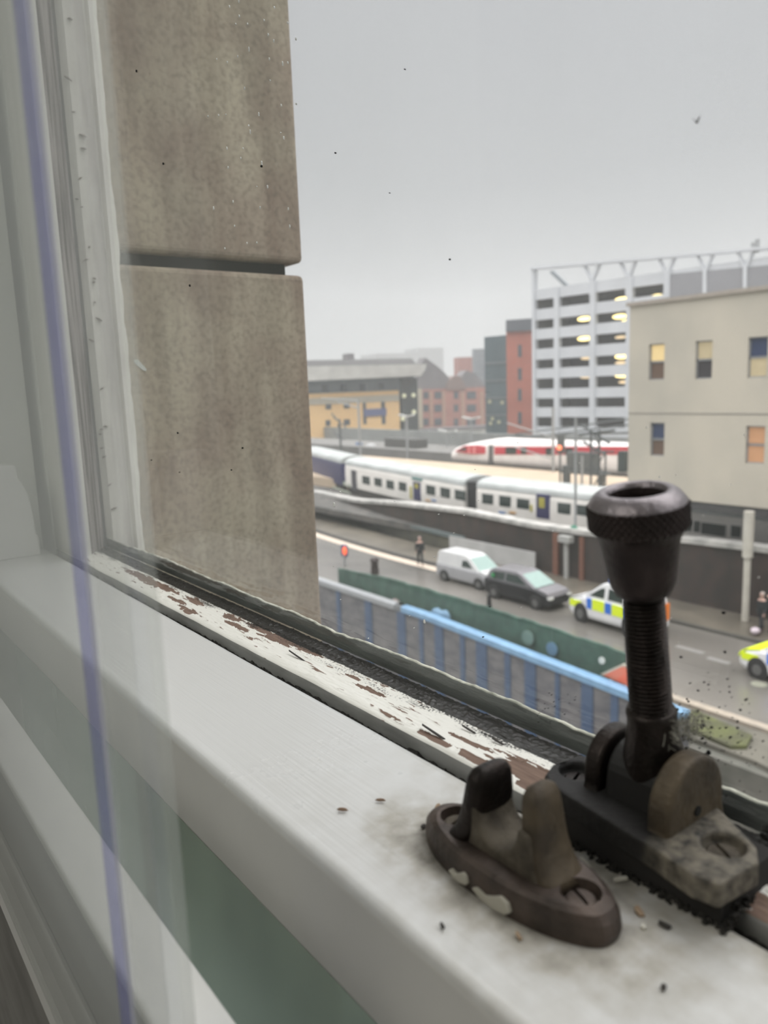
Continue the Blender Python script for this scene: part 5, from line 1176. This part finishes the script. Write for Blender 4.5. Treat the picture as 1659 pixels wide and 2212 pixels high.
H_(780, 760, 793, 778, SLATE, 'chimney', d0=6, d1=9)
for px, py in [(704, 838), (745, 838), (785, 836), (826, 834)]: H_(px-7, py-7, px+7, py+7, BWIN, 'window', d0=0.5, d1=1)
for a in [(703, 873, 716, 884), (742, 871, 755, 882), (783, 867, 792, 916), (823, 867, 833, 916), (703, 908, 714, 920), (742, 906, 756, 918), (729, 916, 737, 955), (707, 942, 716, 956), (745, 942, 758, 957), (785, 945, 800, 957), (820, 940, 834, 957)]: H_(*a, BWIN, 'window')
H_(785, 884, 834, 897, mat('hotel_sign_blue', (0.13, 0.15, 0.30), rough=.5), 'sign', d0=-0.25, label='blue sign band')
for a in [(862, 852, 866, 970), (640, 862, 862, 866)]: H_(*a, mat('pale_cream_trim', (0.55, 0.50, 0.40), rough=.8), 'trim', d0=-0.12)
for px, py in [(870, 855), (890, 854), (891, 890), (867, 905)]:
    s_, z_ = ho.S.hit(px, py); bm = BM(); bmesh.ops.create_icosphere(bm, subdivisions=2, radius=0.45, matrix=Matrix.Translation((s_, ho.sg*-0.6, z_-ho.zb))); finish(bm, 'wall_lamp', mat('faint_lamp', (.5, .5, .35), emit=(.9, .9, .6), estr=.35), ho.t, smooth=True)
# brick hall right of hotel
BRK = mat('faded_red_brick', (0.42, 0.19, 0.15), (0.35, 0.16, 0.125), rough=.9, scale=.3); BRKL = mat('pale_brick_pier', (0.44, 0.27, 0.20), rough=.9)
bh = Facade('brick_warehouse', 'red brick warehouse with slate gable roof between the hotel and the glass block', 905, 185, 1052, 190, 842, 5, BRK)
bh.poly([(903, 845), (905, 800), (920, 772), (945, 790), (962, 805), (975, 820), (995, 818), (1010, 800), (1030, 808), (1052, 838), (1052, 845)], SLATE, 'roof', 0.5, 5)
bh.poly([(962, 842), (968, 825), (980, 812), (992, 812), (1002, 828), (1006, 842)], mat('dark_gable', (0.24, 0.17, 0.15), rough=.9), 'gable', -0.3, 3)
for px in (931, 958, 999, 1040): bh.px(px-4, 846, px+5, 940, BRKL, 'brick_pier', d0=-0.2)
bh.px(901, 840, 914, 960, mat('cream_pier', (0.48, 0.42, 0.32), rough=.9), 'corner_pier', d0=-0.4)
for px, w in ((920, 6), (946, 8), (985, 5), (1018, 10)):
    for py in (852, 880, 910): bh.px(px-w, py-6, px+w, py+9, BWIN, 'window', d0=-0.1)
bh.px(905, 925, 1052, 965, mat('low_grey_shed', (0.17, 0.16, 0.165), rough=.8, scale=.3), 'base_shed', d0=-6, d1=0)
# pale distant block
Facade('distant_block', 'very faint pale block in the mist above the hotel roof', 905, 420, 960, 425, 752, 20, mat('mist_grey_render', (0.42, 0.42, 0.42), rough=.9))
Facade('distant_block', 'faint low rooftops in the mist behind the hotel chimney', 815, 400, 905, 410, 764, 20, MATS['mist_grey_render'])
# brick block + glass step behind
b3 = Facade('brick_block', 'narrow hazy red brick block behind the warehouse roof', 992, 205, 1026, 206, 772, 4, mat('hazy_brick', (0.42, 0.22, 0.19), rough=.9, scale=.2))
b4 = Facade('glass_step', 'hazy grey glazed step between brick block and dark glass block', 1024, 196, 1052, 196, 754, 3, mat('hazy_grey_glass', (0.27, 0.29, 0.31), rough=.4, scale=.3))
TEALG = mat('teal_curtain_wall', (0.075, 0.115, 0.130), (0.055, 0.090, 0.105), rough=.25, scale=.25)
b5 = Facade('glass_office', 'dark teal glass office block beside the red brick tower', 1048, 150, 1099, 146, 728, 5, TEALG)
for py in (782, 820, 858, 895): b5.px(1048, py, 1099, py+3, mat('mullion_grey', (0.13, 0.16, 0.17), rough=.5), 'floor_band', d0=-0.15)
for px, py in [(1058, 868), (1064, 905), (1078, 912), (1060, 915), (1085, 870)]: b5.px(px-3, py-4, px+3, py+3, mat('faint_office_light', (.3, .3, .2), emit=(.5, .5, .3), estr=.25), 'lit_window', d0=-0.1)
b6 = Facade('brick_tower', 'red brick tower with dark cap against the white car park', 1095, 142, 1153, 140, 711, 14, mat('red_brick_tower', (0.48, 0.155, 0.105), (0.40, 0.13, 0.09), rough=.9, scale=.2))
b6.px(1094, 692, 1154, 713, mat('dark_cap', (0.11, 0.12, 0.14), rough=.6), 'cap', d0=-0.5, d1=14.5)
for py in (745, 795, 840, 890): b6.px(1119, py, 1127, py+26, BWIN, 'window', d0=-0.1)
# ---- multi-storey car park
cp = Facade('car_park', 'white multi-storey car park with yellow lights glowing on its decks', 1152, 118, 1680, 92, 580, 26, None)
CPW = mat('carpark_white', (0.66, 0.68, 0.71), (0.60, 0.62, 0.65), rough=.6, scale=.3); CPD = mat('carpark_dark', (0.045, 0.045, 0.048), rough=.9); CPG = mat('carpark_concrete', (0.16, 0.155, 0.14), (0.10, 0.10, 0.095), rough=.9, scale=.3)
LIT = mat('sodium_lamp', (1, .85, .4), emit=(1.0, 0.78, 0.30), estr=2.4)
s0, _ = cp.S.hit(1152, 700); s1, _ = cp.S.hit(1680, 700)
zrow = [cp.S.hit(1215, y)[1] for y in (641, 686, 729, 774, 816, 860, 901, 944)]     # tops of the openings
zbot = [cp.S.hit(1215, y)[1] for y in (662, 706, 750, 794, 839, 880, 922, 962)]
ztop = cp.S.hit(1215, 618)[1]
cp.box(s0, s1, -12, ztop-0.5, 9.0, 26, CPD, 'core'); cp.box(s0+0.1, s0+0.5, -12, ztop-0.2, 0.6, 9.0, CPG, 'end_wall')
prev = ztop
for zt_, zb2 in zip(zrow, zbot):
    cp.box(s0, s1, zt_, prev, 0, 0.35, CPW, 'parapet'); cp.box(s0, s1, zt_+0.25, zt_+0.6, 0.3, 9.5, CPG, 'deck'); prev = zb2
cp.box(s0, s1, zbot[-1]-1.5, zbot[-1], 0, 0.35, CPW, 'parapet')
for px in (1152, 1203, 1281, 1360, 1440):
    s_, _ = cp.S.hit(px, 700); cp.box(s_-0.42 if px > 1152 else s_-0.1, s_+0.42, -12, ztop if px > 1152 else cp.S.hit(1152, 582)[1], -0.25, 0.6, CPW, 'column')
def lamp(px, py, w=16, h=5.5, k=1.0):
    a = cp.S.hit(px, py); b = cp.S.hit(px+w, py-2); r = abs(b[0]-a[0])
    bm = BM(); bmesh.ops.create_icosphere(bm, subdivisions=3, radius=1, matrix=Matrix.Translation((a[0], cp.sg*1.3, a[1]-cp.zb)) @ Matrix.Rotation(R(0), 4, 'Y') @ Matrix.Diagonal((r*1.0, 0.25, h*0.062, 1))); finish(bm, 'deck_light', LIT if k == 1 else mat('dim_lamp', (.8, .6, .35), emit=(.75, .58, .36), estr=.9), cp.t, smooth=True)
for px, py in [(1333, 646), (1409, 640), (1252, 688), (1328, 683), (1345, 694), (1252, 731), (1333, 770), (1333, 811)]: lamp(px, py)
for px, py in [(1330, 728), (1256, 774), (1255, 815), (1330, 784), (1338, 826)]: lamp(px, py, 13, 3.5, 0.5)
lamp(1354, 863, 6, 4)
# roof frame
zr1 = cp.S.hit(1215, 574)[1]
def roofz(px): return cp.S.hit(px, 0)[0]
cp.poly([(1151, 583), (1680, 538), (1680, 532), (1151, 577)], CPW, 'roof_beam', -0.6, 0.6)
cp.poly([(1152, 584), (1200, 630), (1203, 622), (1160, 580)], mat('carpark_mesh', (0.30, 0.33, 0.35), rough=.8), 'end_truss', 4, 4.4)
for px, yt in ((1279, 569), (1357, 563), (1441, 556), (1524, 549), (1611, 542)):
    cp.poly([(px-4, 640), (px-4, yt+38), (px-19, yt+4), (px-14, yt+3), (px, yt+32), (px+14, yt+1), (px+19, yt+1), (px+4, yt+38), (px+4, 640)], CPW, 'y_column', -0.3, 0.3)
cp.poly([(1446, 592), (1680, 571), (1680, 660), (1446, 660)], mat('grey_plant_screen', (0.29, 0.29, 0.31), (0.26, 0.26, 0.275), rough=.7, scale=.2), 'plant_screen', -0.12, 8)
bm = BM(); s_, z_ = cp.S.hit(1636, 534); add_box(bm, (s_-.2, -.2, z_-cp.zb-0.6), (s_+.2, .2, z_-cp.zb+0.9)); add_box(bm, (s_-.7, -.15, z_-cp.zb+0.1), (s_+.1, .15, z_-cp.zb+0.6)); finish(bm, 'roof_aerial', MAST, cp.t)
# ---- concrete office on columns
co = thing('concrete_office', 'pale concrete office building on columns at the right, with small lit windows', 'building', (33.4, 23.3, -5.95))
CONC = mat('pale_concrete', (0.58, 0.53, 0.44), (0.49, 0.455, 0.385), rough=.9, scale=.35, stretch=(1, 1, .7)); 
OX = 33.4; ye = AX(1359, 800, OX).y; zt0 = AX(1360, 662, OX).z
bm = BM(); yn_ = -6
add_prism(bm, [(ye, -5.95), (ye, zt0), (yn_, zt0-0.0), (yn_, -5.95)], lambda u, v, t_: (t_, u, v), OX, OX+11)
o = rel(finish(bm, 'walls', CONC), co)
cutp = []
def oc(px0, py0, px1, py1, cols, label, recess=0.22):
    a = AX(px0, py0, OX); b = AX(px1, py1, OX); y0, y1 = sorted((a.y, b.y)); z1 = a.z; z0 = b.z
    cb = BM(); add_box(cb, (OX-0.5, y0, z0), (OX+0.25, y1, z1)); cutp.append(finish(cb, 'cutter', CONC))
    FR = mat('grey_window_frame', (0.30, 0.31, 0.32), rough=.5); w = 0.055; zm = (z0+z1)/2
    bm = BM(); 
    for c in (((y0, z0), (y0+w, z1)), ((y1-w, z0), (y1, z1)), ((y0, z0), (y1, z0+w)), ((y0, z1-w), (y1, z1)), ((y0, zm-w*.7), (y1, zm+w*.7))): add_box(bm, (OX+0.10, c[0][0], c[0][1]), (OX+0.20, c[1][0], c[1][1]))
    f = rel(finish(bm, 'window', FR), co); f['label'] = label
    for (zz0, zz1), c in zip(((zm, z1), (z0, zm)), cols):
        bm = BM(); add_box(bm, (OX+0.16, y0+w, zz0+w), (OX+0.18, y1-w, zz1-w)); p = finish(bm, 'pane', c); p.parent = f
WL = mat('warm_lit_pane', (.4, .33, .18), emit=(0.62, 0.45, 0.20), estr=.75); WL2 = mat('dull_lit_pane', (.3, .25, .16), emit=(0.40, 0.33, 0.20), estr=.55); WD = mat('dark_pane', (.05, .045, .05), rough=.15); WBL = mat('blue_pane', (.04, .06, .13), rough=.15); WBR = mat('brown_pane', (.16, .10, .07), rough=.3); WOR = mat('orange_lit_pane', (.4, .2, .1), emit=(.42, .24, .13), estr=.45)
oc(1402, 744, 1434, 820, (WL, WBR), 'window lit yellow above brown'); oc(1503, 737, 1537, 818, (WL2, WD), 'window with dull blind above dark pane'); oc(1617, 729, 1656, 815, (WBL, WL2), 'window blue above yellow')
oc(1405, 913, 1434, 986, (WBL, WBR), 'dark window low at left'); oc(1612, 920, 1650, 1003, (WOR, WOR), 'orange lit window low at right')
for i in range(7):
    yy = 6.5 - i*2.3
    cbz = [(AX(1500, 737, OX).z, AX(1500, 818, OX).z)]
cut(o, cutp)
bm = BM(); add_prism(bm, [(ye+0.15, zt0), (ye+0.15, zt0+0.18), (yn_, zt0+0.18), (yn_, zt0)], lambda u, v, t_: (t_, u, v), OX-0.12, OX+1.0); rel(finish(bm, 'parapet_cap', mat('concrete_cap', (0.42, 0.37, 0.32), rough=.8)), co)
bm = BM(); add_box(bm, (OX+0.05, yn_, -6.35), (OX+10.5, ye-0.4, -5.95)); rel(finish(bm, 'soffit_shade', mat('shaded_soffit', (0.07, 0.07, 0.07), rough=.9)), co)  # dark box stands in for the shadow band under the office
zm = AX(1360, 893, OX).z; 
for zz in (zm, zm-0.12): pass
bm = BM(); add_box(bm, (OX-0.012, yn_, zm-0.03), (OX+0.01, ye, zm+0.03)); rel(finish(bm, 'joint_line', mat('joint_grey', (0.27, 0.255, 0.225), rough=.9)), co)
# bird
q = AD(1505, 264, 45)
bd = thing('bird', 'small dark bird alone in the grey sky', 'bird', q)
bm = BM(); bmesh.ops.create_icosphere(bm, subdivisions=2, radius=0.1, matrix=Matrix.Diagonal((1.6, .7, .7, 1))); finish(bm, 'body', BLK, bd, smooth=True)
for s in (-1, 1):
    bm = BM(); add_prism(bm, [(-.12, 0), (.12, 0), (.04, s*.22), (-.06, s*.34)], lambda u, v, t_: (u, v*.8, t_+abs(v)*.9), -.008, .012); finish(bm, 'wing', BLK, bd)
# ================================================================== MIST
hz = bpy.data.materials.new('street_mist'); hz.use_nodes = True; n_ = hz.node_tree; n_.nodes.clear(); o_ = n_.nodes.new('ShaderNodeOutputMaterial'); vs_ = n_.nodes.new('ShaderNodeVolumeScatter')
vs_.inputs['Color'].default_value = (0.84, 0.86, 0.88, 1); vs_.inputs['Density'].default_value = 0.0013; vs_.inputs['Anisotropy'].default_value = 0.0; n_.links.new(vs_.outputs[0], o_.inputs['Volume'])
mb = box('mist', (20.5, -40, -12.5), (420, 430, 60), hz); tag(mb, 'thin grey rain mist hanging over the whole street and station', 'mist', kind='stuff'); mb.display_type = 'WIRE'
